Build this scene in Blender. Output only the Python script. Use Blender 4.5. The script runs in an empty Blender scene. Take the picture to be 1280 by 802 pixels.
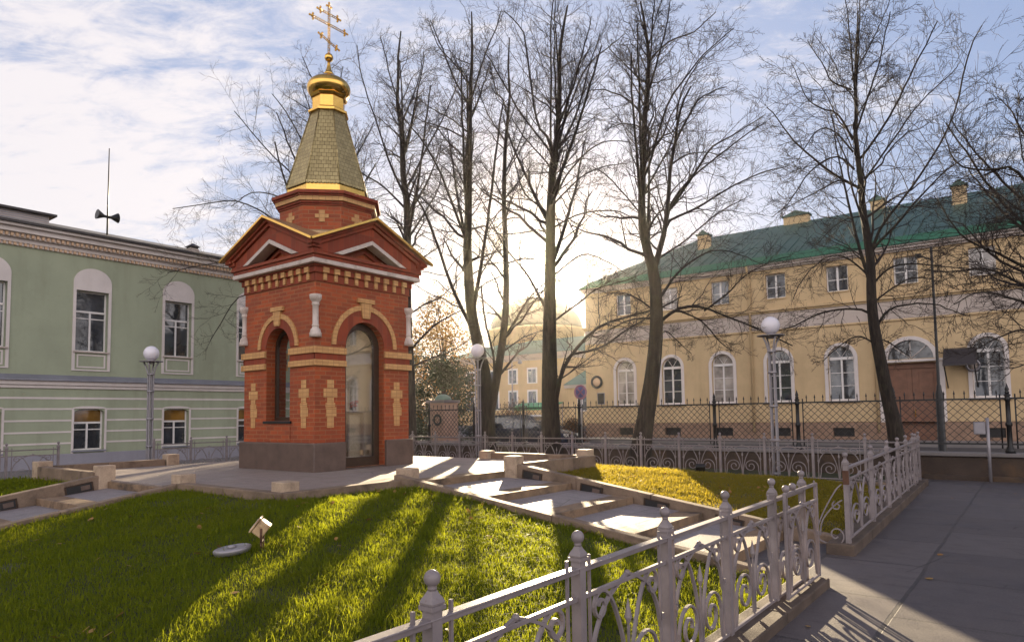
import bpy, bmesh, math, random
import numpy as np
from mathutils import Vector, Matrix
random.seed(7); RNG = np.random.default_rng(7)
R_ = math.radians
C = bpy.context.scene.collection
SC = bpy.context.scene

# ---------------------------------------------------------------- camera
cam = bpy.data.cameras.new('camera'); cam_ob = bpy.data.objects.new('camera', cam); C.objects.link(cam_ob)
cam.lens = 23.99; cam.sensor_width = 36; cam.sensor_fit = 'HORIZONTAL'; cam.shift_y = 59/1280
cam.clip_start = 0.05; cam.clip_end = 3000
right = Vector((0.79280774, 0.60930118, -0.01442078)); down = Vector((-0.05237285, 0.04453453, -0.99763408)); fwd = Vector((-0.6072174, 0.79168728, 0.06721816))
up_v = -down
cam_ob.matrix_world = Matrix(((right.x, up_v.x, -fwd.x, 0), (right.y, up_v.y, -fwd.y, 0), (right.z, up_v.z, -fwd.z, 1.65), (0, 0, 0, 1)))
SC.camera = cam_ob

# ---------------------------------------------------------------- sun, sky, exposure
SUN_EL = R_(12.0); SUN_ROT = R_(-35.35)          # azimuth measured from +Y towards +X
sun_dir = Vector((math.sin(SUN_ROT)*math.cos(SUN_EL), math.cos(SUN_ROT)*math.cos(SUN_EL), math.sin(SUN_EL)))
sl = bpy.data.lights.new('sun', 'SUN'); sl.energy = 5.0; sl.angle = R_(0.53); sl.color = (1.0, 0.80, 0.52)
so = bpy.data.objects.new('sun', sl); C.objects.link(so)
so.rotation_euler = sun_dir.to_track_quat('Z', 'Y').to_euler(); so.location = sun_dir*60
SC.view_settings.view_transform = 'Standard'; SC.view_settings.look = 'None'; SC.view_settings.gamma = 1.0
SC.view_settings.use_curve_mapping = False
SC.view_settings.exposure = 1.88
SKY_STRENGTH = 0.05
def build_world():
    w = bpy.data.worlds.new('World'); SC.world = w; w.use_nodes = True
    nt = w.node_tree; N = nt.nodes; L = nt.links; N.clear()
    out = N.new('ShaderNodeOutputWorld'); bg = N.new('ShaderNodeBackground'); bg.inputs[1].default_value = SKY_STRENGTH
    L.new(bg.outputs[0], out.inputs[0])
    sky = N.new('ShaderNodeTexSky'); sky.sky_type = 'NISHITA'; sky.sun_disc = False
    sky.sun_elevation = SUN_EL; sky.sun_rotation = SUN_ROT; sky.air_density = 1.0; sky.dust_density = 1.2; sky.ozone_density = 1.5
    tc = N.new('ShaderNodeTexCoord')
    def math_(op, a, b=None, clamp=False):
        n = N.new('ShaderNodeMath'); n.operation = op; n.use_clamp = clamp
        for i, v in enumerate((a, b)):
            if v is None: continue
            if isinstance(v, (int, float)): n.inputs[i].default_value = v
            else: L.new(v, n.inputs[i])
        return n.outputs[0]
    def dot(vec):
        n = N.new('ShaderNodeVectorMath'); n.operation = 'DOT_PRODUCT'; L.new(tc.outputs['Generated'], n.inputs[0]); n.inputs[1].default_value = vec
        return n.outputs['Value']
    def ramp(v, a, b, smooth=True):
        n = N.new('ShaderNodeMapRange'); n.interpolation_type = 'SMOOTHSTEP' if smooth else 'LINEAR'
        L.new(v, n.inputs[0]); n.inputs[1].default_value = a; n.inputs[2].default_value = b
        return n.outputs[0]
    def noise(vec, scale, detail, rough, dist=0.0):
        n = N.new('ShaderNodeTexNoise'); n.inputs['Scale'].default_value = scale; n.inputs['Detail'].default_value = detail
        n.inputs['Roughness'].default_value = rough; n.inputs['Distortion'].default_value = dist; L.new(vec, n.inputs['Vector'])
        return n.outputs[0]
    def mixc(f, a, b):
        n = N.new('ShaderNodeMix'); n.data_type = 'RGBA'
        for s, v in ((n.inputs[0], f), (n.inputs[6], a), (n.inputs[7], b)):
            if isinstance(v, tuple): s.default_value = v
            elif isinstance(v, (int, float)): s.default_value = v
            else: L.new(v, s)
        return n.outputs[2]
    sep = N.new('ShaderNodeSeparateXYZ'); L.new(tc.outputs['Generated'], sep.inputs[0])
    z = math_('MAXIMUM', sep.outputs[2], 0.0); zz = math_('ADD', z, 0.22)
    cmb = N.new('ShaderNodeCombineXYZ')
    rt = dot((0.793, 0.609, 0.0)); fw = dot((-0.609, 0.793, 0.0))
    L.new(math_('DIVIDE', rt, zz), cmb.inputs[0]); L.new(math_('DIVIDE', fw, zz), cmb.inputs[1]); cmb.inputs[2].default_value = 0.3
    # stretched cirrus coordinates
    mp = N.new('ShaderNodeMapping'); L.new(cmb.outputs[0], mp.inputs[0]); mp.inputs['Rotation'].default_value = (0, 0, R_(-24)); mp.inputs['Scale'].default_value = (1.0, 2.1, 1.0)
    n1 = noise(mp.outputs[0], 1.5, 10, 0.66, 0.6)
    n2 = noise(mp.outputs[0], 8.0, 8, 0.68, 0.5)
    nn = math_('ADD', math_('MULTIPLY', n1, 0.62), math_('MULTIPLY', n2, 0.38))
    # coverage: heavy in the west (camera left), thin streaks elsewhere, unseen bright bank added behind the camera
    left = ramp(math_('MULTIPLY', rt, -1.0), 0.05, 0.55)
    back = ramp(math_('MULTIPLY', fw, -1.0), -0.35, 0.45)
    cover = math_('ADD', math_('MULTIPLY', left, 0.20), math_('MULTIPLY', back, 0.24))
    m = ramp(math_('ADD', nn, cover), 0.52, 0.72)
    low = ramp(sep.outputs[2], -0.02, 0.05)
    m = math_('MULTIPLY', m, low)
    # cloud radiance: pale warm, raised in the added unseen bank to light shaded facades
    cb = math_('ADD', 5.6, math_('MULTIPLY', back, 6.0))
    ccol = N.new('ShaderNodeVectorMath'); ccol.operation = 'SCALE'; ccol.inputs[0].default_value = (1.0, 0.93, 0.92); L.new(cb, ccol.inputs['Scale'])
    # thin high veil: lifts the clear sky to a pale lavender
    veil = mixc(0.80, sky.outputs[0], (1.85, 2.35, 3.75, 1))
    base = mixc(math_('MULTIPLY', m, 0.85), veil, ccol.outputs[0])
    # unseen sky overhead darkened to cut skylight on level ground
    base = mixc(math_('MULTIPLY', ramp(sep.outputs[2], 0.50, 0.82), 0.85), base, (0.75, 0.95, 1.7, 1))
    # aureole and disc of the sun seen through the thin cloud
    sd = math_('MAXIMUM', dot(tuple(sun_dir)), 0.0)
    def glow(power, col, amount):
        v = math_('MULTIPLY', math_('POWER', sd, power), amount)
        n = N.new('ShaderNodeVectorMath'); n.operation = 'SCALE'; n.inputs[0].default_value = col; L.new(v, n.inputs['Scale'])
        return n.outputs[0]
    tot = base
    for g in (glow(12, (1.0, 0.88, 0.76), 0.8), glow(90, (1.0, 0.84, 0.58), 1.4), glow(1200, (1.0, 0.86, 0.60), 26.0), glow(26000, (1.0, 0.93, 0.75), 400.0)):
        n = N.new('ShaderNodeVectorMath'); n.operation = 'ADD'; L.new(tot, n.inputs[0]); L.new(g, n.inputs[1]); tot = n.outputs[0]
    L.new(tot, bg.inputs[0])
    w.cycles.sampling_method = 'MANUAL'; w.cycles.sample_map_resolution = 1024
build_world()
SC.cycles.max_bounces = 8; SC.cycles.diffuse_bounces = 3; SC.cycles.glossy_bounces = 3; SC.cycles.transmission_bounces = 5
SC.cycles.transparent_max_bounces = 12; SC.cycles.caustics_reflective = False; SC.cycles.caustics_refractive = False
SC.cycles.sample_clamp_indirect = 6.0
SC.cycles.use_denoising = True

# ---------------------------------------------------------------- helpers
def tag(o, label=None, cat=None, group=None, kind=None):
    if label: o['label'] = label
    if cat: o['category'] = cat
    if group: o['group'] = group
    if kind: o['kind'] = kind
    return o
def empty(name, loc=(0, 0, 0), rz=0.0):
    o = bpy.data.objects.new(name, None); C.objects.link(o); o.location = loc; o.rotation_euler = (0, 0, rz); o.empty_display_size = 0.2
    return o
def thing(name, label, cat, loc=(0, 0, 0), rz=0.0, group=None):
    return tag(empty(name, loc, rz), label, cat, group)
def copy_tree(o, parent=None):
    c = o.copy(); C.objects.link(c)
    if parent is not None:
        c.parent = parent
    for ch in list(o.children): copy_tree(ch, c)
    return c
class MB:
    """collects shapes, then becomes ONE mesh object"""
    def __init__(s): s.v = []; s.f = []; s.sm = []
    def add(s, vs, fs, smooth=False):
        b = len(s.v); s.v.extend([tuple(p) for p in vs]); s.f.extend([tuple(i+b for i in f) for f in fs]); s.sm.extend([smooth]*len(fs))
    def box(s, x0, x1, y0, y1, z0, z1):
        v = [(x0,y0,z0),(x1,y0,z0),(x1,y1,z0),(x0,y1,z0),(x0,y0,z1),(x1,y0,z1),(x1,y1,z1),(x0,y1,z1)]
        s.add(v, [(0,3,2,1),(4,5,6,7),(0,1,5,4),(1,2,6,5),(2,3,7,6),(3,0,4,7)])
    def hexa(s, bot, top):
        s.add(list(bot)+list(top), [(0,3,2,1),(4,5,6,7),(0,1,5,4),(1,2,6,5),(2,3,7,6),(3,0,4,7)])
    def prism(s, poly, fn, d0, d1, smooth=False):
        """2-D outline poly (counter-clockwise), fn(u, w, d) -> xyz, from depth d0 to d1"""
        n = len(poly); vs = [fn(u, w, d0) for u, w in poly]+[fn(u, w, d1) for u, w in poly]
        fs = [tuple(range(n))[::-1], tuple(range(n, 2*n))]
        b = len(s.v); s.v.extend([tuple(p) for p in vs]); s.f.extend([tuple(i+b for i in f) for f in fs]); s.sm.extend([False]*2)
        q = [(i, (i+1) % n, (i+1) % n+n, i+n) for i in range(n)]
        s.f.extend([tuple(i+b for i in f) for f in q]); s.sm.extend([smooth]*n)
    def quadstrip(s, A, B, smooth=False):
        n = len(A); b = len(s.v); s.v.extend([tuple(p) for p in A]+[tuple(p) for p in B])
        for i in range(n-1): s.f.append((b+i, b+i+1, b+n+i+1, b+n+i)); s.sm.append(smooth)
    def lathe(s, prof, n=20, c=(0, 0, 0), rot=0.0, smooth=True, cap=True, axis=None):
        b = len(s.v); m = len(prof)
        M_ = axis
        for r, z in prof:
            for k in range(n):
                a = rot+2*math.pi*k/n
                p = Vector((r*math.cos(a), r*math.sin(a), z))
                if M_ is not None: p = M_ @ p
                s.v.append((p.x+c[0], p.y+c[1], p.z+c[2]))
        for i in range(m-1):
            for k in range(n):
                k2 = (k+1) % n
                s.f.append((b+i*n+k, b+i*n+k2, b+(i+1)*n+k2, b+(i+1)*n+k)); s.sm.append(smooth)
        if cap:
            s.f.append(tuple(b+k for k in range(n))[::-1]); s.sm.append(False)
            s.f.append(tuple(b+(m-1)*n+k for k in range(n))); s.sm.append(False)
    def sphere(s, c, r, n=16, m=10, sz=1.0):
        s.lathe([(max(1e-4, r*math.sin(math.pi*i/m)), -r*sz*math.cos(math.pi*i/m)) for i in range(m+1)], n, c, cap=False)
    def tube(s, pts, r, n=6, smooth=True, flat=1.0, cap=True, ref=None):
        pts = [Vector(p) for p in pts]; m = len(pts); b = len(s.v)
        rr = r if isinstance(r, (list, tuple)) else [r]*m
        prev = None
        for i, p in enumerate(pts):
            t = (pts[min(i+1, m-1)]-pts[max(i-1, 0)])
            t = t.normalized() if t.length > 1e-9 else Vector((0, 0, 1))
            if ref is not None: u = Vector(ref); u = (u-t*u.dot(t))
            elif prev is None:
                u = t.cross(Vector((0, 0, 1)) if abs(t.z) < .9 else Vector((1, 0, 0)))
            else: u = prev-t*prev.dot(t)
            u.normalize(); prev = u; w = t.cross(u)
            for k in range(n):
                a = 2*math.pi*(k+.5)/n
                q = p+u*(rr[i]*flat*math.cos(a))+w*(rr[i]*math.sin(a)); s.v.append(tuple(q))
        for i in range(m-1):
            for k in range(n):
                k2 = (k+1) % n
                s.f.append((b+i*n+k, b+i*n+k2, b+(i+1)*n+k2, b+(i+1)*n+k)); s.sm.append(smooth)
        if cap:
            s.f.append(tuple(b+k for k in range(n))[::-1]); s.sm.append(False)
            s.f.append(tuple(b+(m-1)*n+k for k in range(n))); s.sm.append(False)
    def build(s, name, m, parent=None, bevel=0.0, fix=True, seg=1):
        me = bpy.data.meshes.new(name); me.from_pydata(s.v, [], s.f)
        me.polygons.foreach_set('use_smooth', s.sm); me.materials.append(m)
        if fix:
            bm = bmesh.new(); bm.from_mesh(me); bmesh.ops.recalc_face_normals(bm, faces=bm.faces); bm.to_mesh(me); bm.free()
        me.update()
        o = bpy.data.objects.new(name, me); C.objects.link(o)
        if parent is not None: o.parent = parent
        if bevel:
            md = o.modifiers.new('edge', 'BEVEL'); md.width = bevel; md.segments = seg; md.limit_method = 'ANGLE'; md.angle_limit = R_(40)
        return o
def np_mesh(name, V, F, m, parent=None, smooth=False):
    """V (n,3) float, F (k,3|4) int numpy"""
    me = bpy.data.meshes.new(name); n = len(V); k, c = F.shape
    me.vertices.add(n); me.vertices.foreach_set('co', np.ascontiguousarray(V, np.float32).ravel())
    me.loops.add(k*c); me.loops.foreach_set('vertex_index', np.ascontiguousarray(F, np.int32).ravel())
    me.polygons.add(k); me.polygons.foreach_set('loop_start', np.arange(0, k*c, c, dtype=np.int32))
    me.polygons.foreach_set('use_smooth', np.full(k, smooth, bool))
    me.update(calc_edges=True); me.materials.append(m)
    o = bpy.data.objects.new(name, me); C.objects.link(o)
    if parent is not None: o.parent = parent
    return o
def smooth_path(P, n=6):
    P = [Vector(p) for p in P]; out = []
    for i in range(len(P)-1):
        p0 = P[max(i-1, 0)]; p1 = P[i]; p2 = P[i+1]; p3 = P[min(i+2, len(P)-1)]
        for k in range(n):
            t = k/n
            out.append(0.5*((2*p1)+(p2-p0)*t+(2*p0-5*p1+4*p2-p3)*t*t+(3*p1-p0-3*p2+p3)*t*t*t))
    out.append(P[-1]); return out

# ---------------------------------------------------------------- materials
class NT:
    def __init__(s, name):
        s.m = bpy.data.materials.new(name); s.m.use_nodes = True; s.t = s.m.node_tree; s.N = s.t.nodes; s.L = s.t.links
        s.b = s.N.get('Principled BSDF'); s.out = s.N.get('Material Output')
        g = s.N.new('ShaderNodeNewGeometry'); s.pos = g.outputs['Position']; s.nor = g.outputs['True Normal']; s.geo = g
    def set(s, k, v):
        i = s.b.inputs[k]
        if isinstance(v, (int, float)): i.default_value = v
        elif isinstance(v, tuple): i.default_value = v if len(v) == 4 else v+(1,)
        else: s.L.new(v, i)
    def noise(s, scale, detail=4, rough=.55, vec=None, dist=0.0):
        n = s.N.new('ShaderNodeTexNoise'); n.inputs['Scale'].default_value = scale; n.inputs['Detail'].default_value = detail
        n.inputs['Roughness'].default_value = rough; n.inputs['Distortion'].default_value = dist
        s.L.new(vec if vec is not None else s.pos, n.inputs['Vector']); return n.outputs[0]
    def obj(s):
        n = s.N.new('ShaderNodeTexCoord'); return n.outputs['Object']
    def scale_vec(s, vec, sc, rot=(0, 0, 0)):
        n = s.N.new('ShaderNodeMapping'); n.inputs['Scale'].default_value = sc; n.inputs['Rotation'].default_value = rot; s.L.new(vec, n.inputs[0]); return n.outputs[0]
    def math(s, op, a, b=None, clamp=False):
        n = s.N.new('ShaderNodeMath'); n.operation = op; n.use_clamp = clamp
        for i, v in enumerate((a, b)):
            if v is None: continue
            if isinstance(v, (int, float)): n.inputs[i].default_value = v
            else: s.L.new(v, n.inputs[i])
        return n.outputs[0]
    def ramp(s, v, stops):
        n = s.N.new('ShaderNodeValToRGB'); e = n.color_ramp.elements
        while len(e) < len(stops): e.new(.5)
        for el, (p, c) in zip(e, stops): el.position = p; el.color = c if len(c) == 4 else tuple(c)+(1,)
        s.L.new(v, n.inputs[0]); return n.outputs[0]
    def range(s, v, a, b, c=0., d=1.):
        n = s.N.new('ShaderNodeMapRange'); s.L.new(v, n.inputs[0])
        for i, q in enumerate((a, b, c, d)): n.inputs[i+1].default_value = q
        return n.outputs[0]
    def mix(s, f, a, b, mode='MIX'):
        n = s.N.new('ShaderNodeMix'); n.data_type = 'RGBA'; n.blend_type = mode
        for i, v in ((0, f), (6, a), (7, b)):
            if isinstance(v, (int, float)): n.inputs[i].default_value = v
            elif isinstance(v, tuple): n.inputs[i].default_value = v if len(v) == 4 else v+(1,)
            else: s.L.new(v, n.inputs[i])
        return n.outputs[2]
    def bump(s, h, strength=.3, dist=.01):
        n = s.N.new('ShaderNodeBump'); n.inputs['Strength'].default_value = strength; n.inputs['Distance'].default_value = dist
        s.L.new(h, n.inputs['Height']); s.L.new(n.outputs[0], s.b.inputs['Normal'])
    def wallvec(s):
        """(along the wall, height) for any upright plane"""
        a = s.N.new('ShaderNodeSeparateXYZ'); s.L.new(s.pos, a.inputs[0]); b = s.N.new('ShaderNodeSeparateXYZ'); s.L.new(s.nor, b.inputs[0])
        u = s.math('SUBTRACT', s.math('MULTIPLY', a.outputs[1], b.outputs[0]), s.math('MULTIPLY', a.outputs[0], b.outputs[1]))
        c = s.N.new('ShaderNodeCombineXYZ'); s.L.new(u, c.inputs[0]); s.L.new(a.outputs[2], c.inputs[1]); return c.outputs[0]
    def brick(s, vec, c1, c2, cm, w, h, mort, offset=.5, bias=0.0, smooth=.1):
        n = s.N.new('ShaderNodeTexBrick'); s.L.new(vec, n.inputs['Vector']); n.offset = offset
        for k, v in (('Color1', c1), ('Color2', c2), ('Mortar', cm)): n.inputs[k].default_value = tuple(v)+(1,)
        n.inputs['Scale'].default_value = 1; n.inputs['Mortar Size'].default_value = mort; n.inputs['Mortar Smooth'].default_value = smooth
        n.inputs['Brick Width'].default_value = w; n.inputs['Row Height'].default_value = h; n.inputs['Bias'].default_value = bias
        return n
def simple(name, col, rough=.6, var=.25, scale=3.0, fine=40., bumps=.15, metal=0.0, spec=.5, dist=.004, use_obj=False, dirt=None):
    t = NT(name); vec = t.obj() if use_obj else t.pos
    a = t.noise(scale, 5, .6, vec); b = t.noise(fine, 4, .6, vec)
    f = t.math('ADD', t.math('MULTIPLY', a, .65), t.math('MULTIPLY', b, .35))
    f = t.range(f, .3, .7)
    lo = tuple(max(0, c*(1-var)) for c in col); hi = tuple(min(1, c*(1+var*.7)) for c in col)
    colr = t.mix(f, lo, hi)
    if dirt is not None:
        dcol, amount, dsc = dirt
        d = t.range(t.noise(dsc, 6, .65, vec, .4), .52, .68, 0, amount)
        colr = t.mix(d, colr, dcol)
    t.set('Base Color', colr); t.set('Roughness', t.range(b, .2, .8, max(.02, rough-.1), min(1, rough+.1))); t.set('Metallic', metal)
    t.b.inputs['Specular IOR Level'].default_value = spec
    if bumps: t.bump(b, bumps, dist)
    return t.m
M = {}
def materials():
    M['paving'] = None
    # red brick of the chapel
    t = NT('red brick'); v = t.wallvec()
    br = t.brick(v, (.43, .078, .014), (.15, .022, .007), (.33, .145, .062), .232, .0745, .0065, bias=-.05)
    n = t.noise(2.0, 5, .6); f = t.noise(70, 4, .6)
    col = t.mix(t.range(n, .35, .7, 0, .5), br.outputs[0], (.17, .03, .014))
    w = t.brick(v, (.0, .0, .0), (.6, .6, .6), (0, 0, 0), .232, .0745, .0065)
    col = t.mix(t.math('MULTIPLY', w.outputs[0], .35), col, (.50, .12, .03)); col = t.mix(t.range(t.noise(1.1, 6, .65), .52, .72, 0, .45), col, (.13, .045, .025))
    t.set('Base Color', col); t.set('Roughness', .75)
    t.bump(t.math('ADD', t.math('MULTIPLY', br.outputs['Fac'], -1.0), t.math('MULTIPLY', f, .35)), .5, .006); M['brick'] = t.m
    # plain red brick for small courses
    t = NT('red brick course'); v = t.wallvec()
    br = t.brick(v, (.30, .048, .012), (.19, .03, .009), (.21, .065, .028), .118, .5, .004, offset=0)
    f = t.noise(60, 4, .6); t.set('Base Color', t.mix(t.range(t.noise(3, 5), .35, .7, 0, .5), br.outputs[0], (.18, .032, .015))); t.set('Roughness', .75)
    t.bump(t.math('ADD', t.math('MULTIPLY', br.outputs['Fac'], -1.0), t.math('MULTIPLY', f, .4)), .4, .005); M['brick_course'] = t.m
    # tan facing brick
    t = NT('tan brick'); v = t.wallvec()
    br = t.brick(v, (.60, .34, .13), (.50, .27, .10), (.30, .14, .06), .118, .0745, .004, offset=0)
    f = t.noise(60, 4, .6); t.set('Base Color', t.mix(t.range(t.noise(5, 5), .4, .7, 0, .35), br.outputs[0], (.42, .20, .075))); t.set('Roughness', .7)
    t.bump(t.math('ADD', t.math('MULTIPLY', br.outputs['Fac'], -1.0), t.math('MULTIPLY', f, .4)), .4, .005); M['tan'] = t.m
    M['white_stone'] = simple('white stone', (.56, .47, .42), .6, .2, 6, 60, .2, dirt=((.32, .24, .19), .7, 5))
    M['granite'] = simple('brown granite', (.115, .075, .060), .42, .45, 4, 130, .25, dist=.002)
    M['bronze'] = simple('dark bronze frame', (.055, .032, .02), .38, .3, 6, 50, .05, .3)
    # gold
    t = NT('gilding'); n = t.noise(9, 4); t.set('Base Color', t.mix(n, (.66, .37, .075), (.82, .52, .15))); t.set('Metallic', 1.0); t.set('Roughness', t.range(n, .3, .7, .12, .26)); t.bump(t.noise(14, 3), .06, .01); M['gold'] = t.m
    # gilded shingles
    t = NT('gilded shingles'); v = t.wallvec()
    br = t.brick(v, (.44, .35, .17), (.33, .26, .125), (.14, .10, .05), .085, .083, .0045, smooth=.6)
    t.set('Base Color', br.outputs[0]); t.set('Metallic', .85); t.set('Roughness', t.range(t.noise(30, 3), .3, .7, .36, .52))
    t.bump(t.math('MULTIPLY', br.outputs['Fac'], -1.0), .6, .01); M['shingle'] = t.m
    M['roof_metal'] = simple('gold roof sheet', (.46, .31, .17), .42, .25, 3, 20, .05, .7)
    # glass with a real reflection
    def glass(name, tint, refl, rough=.02):
        t = NT(name); tr = t.N.new('ShaderNodeBsdfTransparent'); tr.inputs[0].default_value = tint+(1,)
        gl = t.N.new('ShaderNodeBsdfGlossy'); gl.inputs[0].default_value = (1, 1, 1, 1); gl.inputs['Roughness'].default_value = rough
        fr = t.N.new('ShaderNodeFresnel'); fr.inputs[0].default_value = 1.5
        mx = t.N.new('ShaderNodeMixShader'); t.L.new(t.math('ADD', fr.outputs[0], refl, True), mx.inputs[0]); t.L.new(tr.outputs[0], mx.inputs[1]); t.L.new(gl.outputs[0], mx.inputs[2])
        t.L.new(mx.outputs[0], t.out.inputs[0]); return t.m
    M['glass'] = glass('window glass', (.93, .93, .9), .34)
    M['door_glass'] = glass('door glass', (.97, .96, .94), .13)
    def pane(name, base, spec, bsc):
        t = NT(name); t.set('Base Color', t.mix(t.range(t.noise(1.3, 2), .4, .65), base, tuple(c*2.2 for c in base))); t.set('Roughness', .04); t.b.inputs['Specular IOR Level'].default_value = spec
        t.b.inputs['Coat Weight'].default_value = .6; t.b.inputs['Coat Roughness'].default_value = .02
        t.bump(t.noise(bsc, 2), .10, .02); return t.m
    M['pane'] = pane('dark pane', (.025, .028, .034), .9, 1.6)
    M['pane_amber'] = pane('pane with a yellow curtain behind', (.16, .085, .02), .6, 2.)
    M['pane_curtain'] = pane('pane with a pale curtain behind', (.24, .21, .19), .6, 2.)
    M['inner'] = simple('pale chapel plaster', (.74, .66, .52), .8, .08, 2, 30, .05)
    # plasters
    def plaster(name, col, dirtcol, am=.35):
        t = NT(name); big = t.noise(.35, 4, .6); st = t.noise(1.0, 6, .65, t.scale_vec(t.pos, (1.6, 1.6, .22))); f = t.noise(45, 4, .6); pt = t.noise(1.3, 7, .7)
        c = t.mix(t.range(big, .35, .65), tuple(x*.90 for x in col), tuple(min(1, x*1.06) for x in col)); c = t.mix(t.range(st, .47, .70, 0, am), c, dirtcol); c = t.mix(t.range(pt, .5, .62, 0, .28), c, tuple(min(1, x*1.12) for x in col)); c = t.mix(t.range(t.noise(4, 6, .7), .55, .75, 0, am*.6), c, dirtcol)
        t.set('Base Color', c); t.set('Roughness', .82); t.bump(f, .15, .006); return t.m
    M['green_wall'] = plaster('sage green plaster', (.345, .375, .265), (.22, .235, .155), .4)
    M['yellow_wall'] = plaster('ochre yellow plaster', (.585, .425, .24), (.42, .295, .165), .45)
    M['pale_trim'] = plaster('off white trim plaster', (.68, .61, .58), (.46, .39, .35), .3)
    M['peach_trim'] = plaster('peach trim plaster', (.62, .42, .27), (.45, .28, .18), .3)
    M['frieze'] = plaster('pale lilac frieze', (.50, .42, .37), (.36, .29, .25), .5)
    M['blue_plinth'] = plaster('blue grey plinth', (.30, .29, .33), (.22, .20, .22), .4)
    M['stone_plinth'] = simple('brown rubble plinth', (.30, .19, .13), .8, .4, 2.5, 20, .4, dist=.02)
    M['flashing'] = simple('zinc flashing', (.30, .30, .35), .4, .2, 2, 20, .05, .5)
    M['dark_roof'] = simple('dark sheet roof', (.045, .038, .04), .5, .3, 2, 20, .05, .2)
    # green standing seam roof
    t = NT('green sheet roof'); sx = t.N.new('ShaderNodeSeparateXYZ'); t.L.new(t.pos, sx.inputs[0])
    n = t.noise(.5, 5, .6); c = t.mix(t.range(n, .35, .7), (.032, .075, .058), (.06, .12, .095)); c = t.mix(t.range(t.noise(3, 5), .55, .75, 0, .4), c, (.06, .075, .055))
    t.set('Base Color', c); t.set('Roughness', .5); t.set('Metallic', .15); M['green_roof'] = t.m
    M['green_gutter'] = simple('bright green roof skirt', (.03, .13, .06), .5, .25, 1.5, 20, .05)
    M['pale_green_roof'] = simple('pale green copper', (.13, .20, .165), .6, .25, .5, 8, .05)
    M['white_frame'] = simple('white window paint', (.74, .70, .68), .5, .1, 4, 40, .05)
    M['dome_grey'] = simple('weathered dome sheet', (.12, .115, .085), .6, .25, .5, 8, .05)
    M['pillar'] = simple('pinkish pillar stone', (.40, .25, .19), .8, .35, 2, 20, .3, dist=.01)
    M['oak'] = simple('red brown painted door', (.21, .10, .062), .55, .35, 3, 30, .1)
    M['black_iron'] = simple('black painted iron', (.012, .011, .012), .45, .4, 5, 60, .1)
    t = NT('grey painted iron'); f = t.noise(35, 5, .65); c = t.mix(t.range(t.noise(5, 5, .6), .35, .7), (.185, .155, .158), (.265, .225, .228)); c = t.mix(t.range(f, .62, .75, 0, .5), c, (.15, .075, .04))
    t.set('Base Color', c); t.set('Roughness', .5); t.bump(f, .2, .003); M['grey_iron'] = t.m
    M['chrome_grey'] = simple('grey lamp pole', (.30, .28, .30), .4, .2, 4, 30, .05, .3)
    t = NT('opal globe'); t.set('Base Color', t.mix(t.noise(6, 3), (.72, .68, .74), (.80, .77, .82))); t.set('Roughness', .25); t.b.inputs['Subsurface Weight'].default_value = .25; t.b.inputs['Subsurface Radius'].default_value = (.1, .1, .1); M['globe'] = t.m
    # stones
    def slabs(name, c1, c2, cm, w, h, stain, off=.37, rough=.62, mort=.008, rot=0.0):
        t = NT(name); v = t.scale_vec(t.pos, (1, 1, 1), (0, 0, rot)); dn = t.noise(1.6, 3)
        nv = t.N.new('ShaderNodeVectorMath'); nv.operation = 'ADD'; t.L.new(v, nv.inputs[0])
        k = t.N.new('ShaderNodeVectorMath'); k.operation = 'SCALE'; nt2 = t.N.new('ShaderNodeTexNoise'); nt2.inputs['Scale'].default_value = 1.1; t.L.new(v, nt2.inputs['Vector']); t.L.new(nt2.outputs[1], k.inputs[0]); k.inputs['Scale'].default_value = .05; t.L.new(k.outputs[0], nv.inputs[1])
        br = t.brick(nv.outputs[0], c1, c2, cm, w, h, mort, offset=off, bias=0, smooth=.2)
        a = t.noise(1.1, 6, .65); f = t.noise(55, 5, .6)
        c = t.mix(t.range(a, .42, .72, 0, .4), br.outputs[0], stain); c = t.mix(t.range(t.noise(6, 8, .75), .45, .72, 0, .6), c, tuple(x*.55 for x in c1)); c = t.mix(t.range(f, .35, .7, 0, .45), c, tuple(min(1, x*1.6) for x in c1)); c = t.mix(t.range(t.noise(2.2, 7, .7, t.scale_vec(t.pos, (1, 3.2, 1))), .52, .7, 0, .5), c, tuple(x*.6 for x in c2))
        vo = t.N.new('ShaderNodeTexVoronoi'); vo.feature = 'DISTANCE_TO_EDGE'; vo.inputs['Scale'].default_value = .55; t.L.new(nv.outputs[0], vo.inputs['Vector']); ck = t.math('MULTIPLY', t.range(vo.outputs['Distance'], .0, .006, 1, 0), t.range(t.noise(.8, 2), .5, .58)); c = t.mix(t.math('MULTIPLY', ck, .85), c, cm)
        c = t.mix(t.range(t.noise(130, 2, .5), .58, .70, 0, .5), c, tuple(x*.45 for x in c2))
        t.set('Base Color', c); t.set('Roughness', t.range(a, .3, .7, rough-.12, rough+.12))
        t.bump(t.math('ADD', t.math('MULTIPLY', br.outputs['Fac'], -1.2), t.math('MULTIPLY', f, 1.4)), .32, .008); return t.m
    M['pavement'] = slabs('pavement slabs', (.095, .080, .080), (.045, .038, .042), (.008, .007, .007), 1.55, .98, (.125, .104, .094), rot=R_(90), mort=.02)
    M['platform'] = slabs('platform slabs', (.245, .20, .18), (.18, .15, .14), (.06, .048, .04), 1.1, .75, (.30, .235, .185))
    M['tread'] = slabs('step slabs', (.21, .185, .19), (.18, .155, .162), (.08, .065, .06), 1.3, 3.0, (.30, .25, .23))
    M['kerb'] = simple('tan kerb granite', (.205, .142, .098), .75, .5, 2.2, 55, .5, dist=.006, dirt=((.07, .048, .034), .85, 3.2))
    M['kerb_dark'] = simple('dark stained kerb', (.10, .07, .052), .8, .5, 2.6, 60, .5, dist=.006, dirt=((.045, .032, .025), .8, 3.5))
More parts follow.
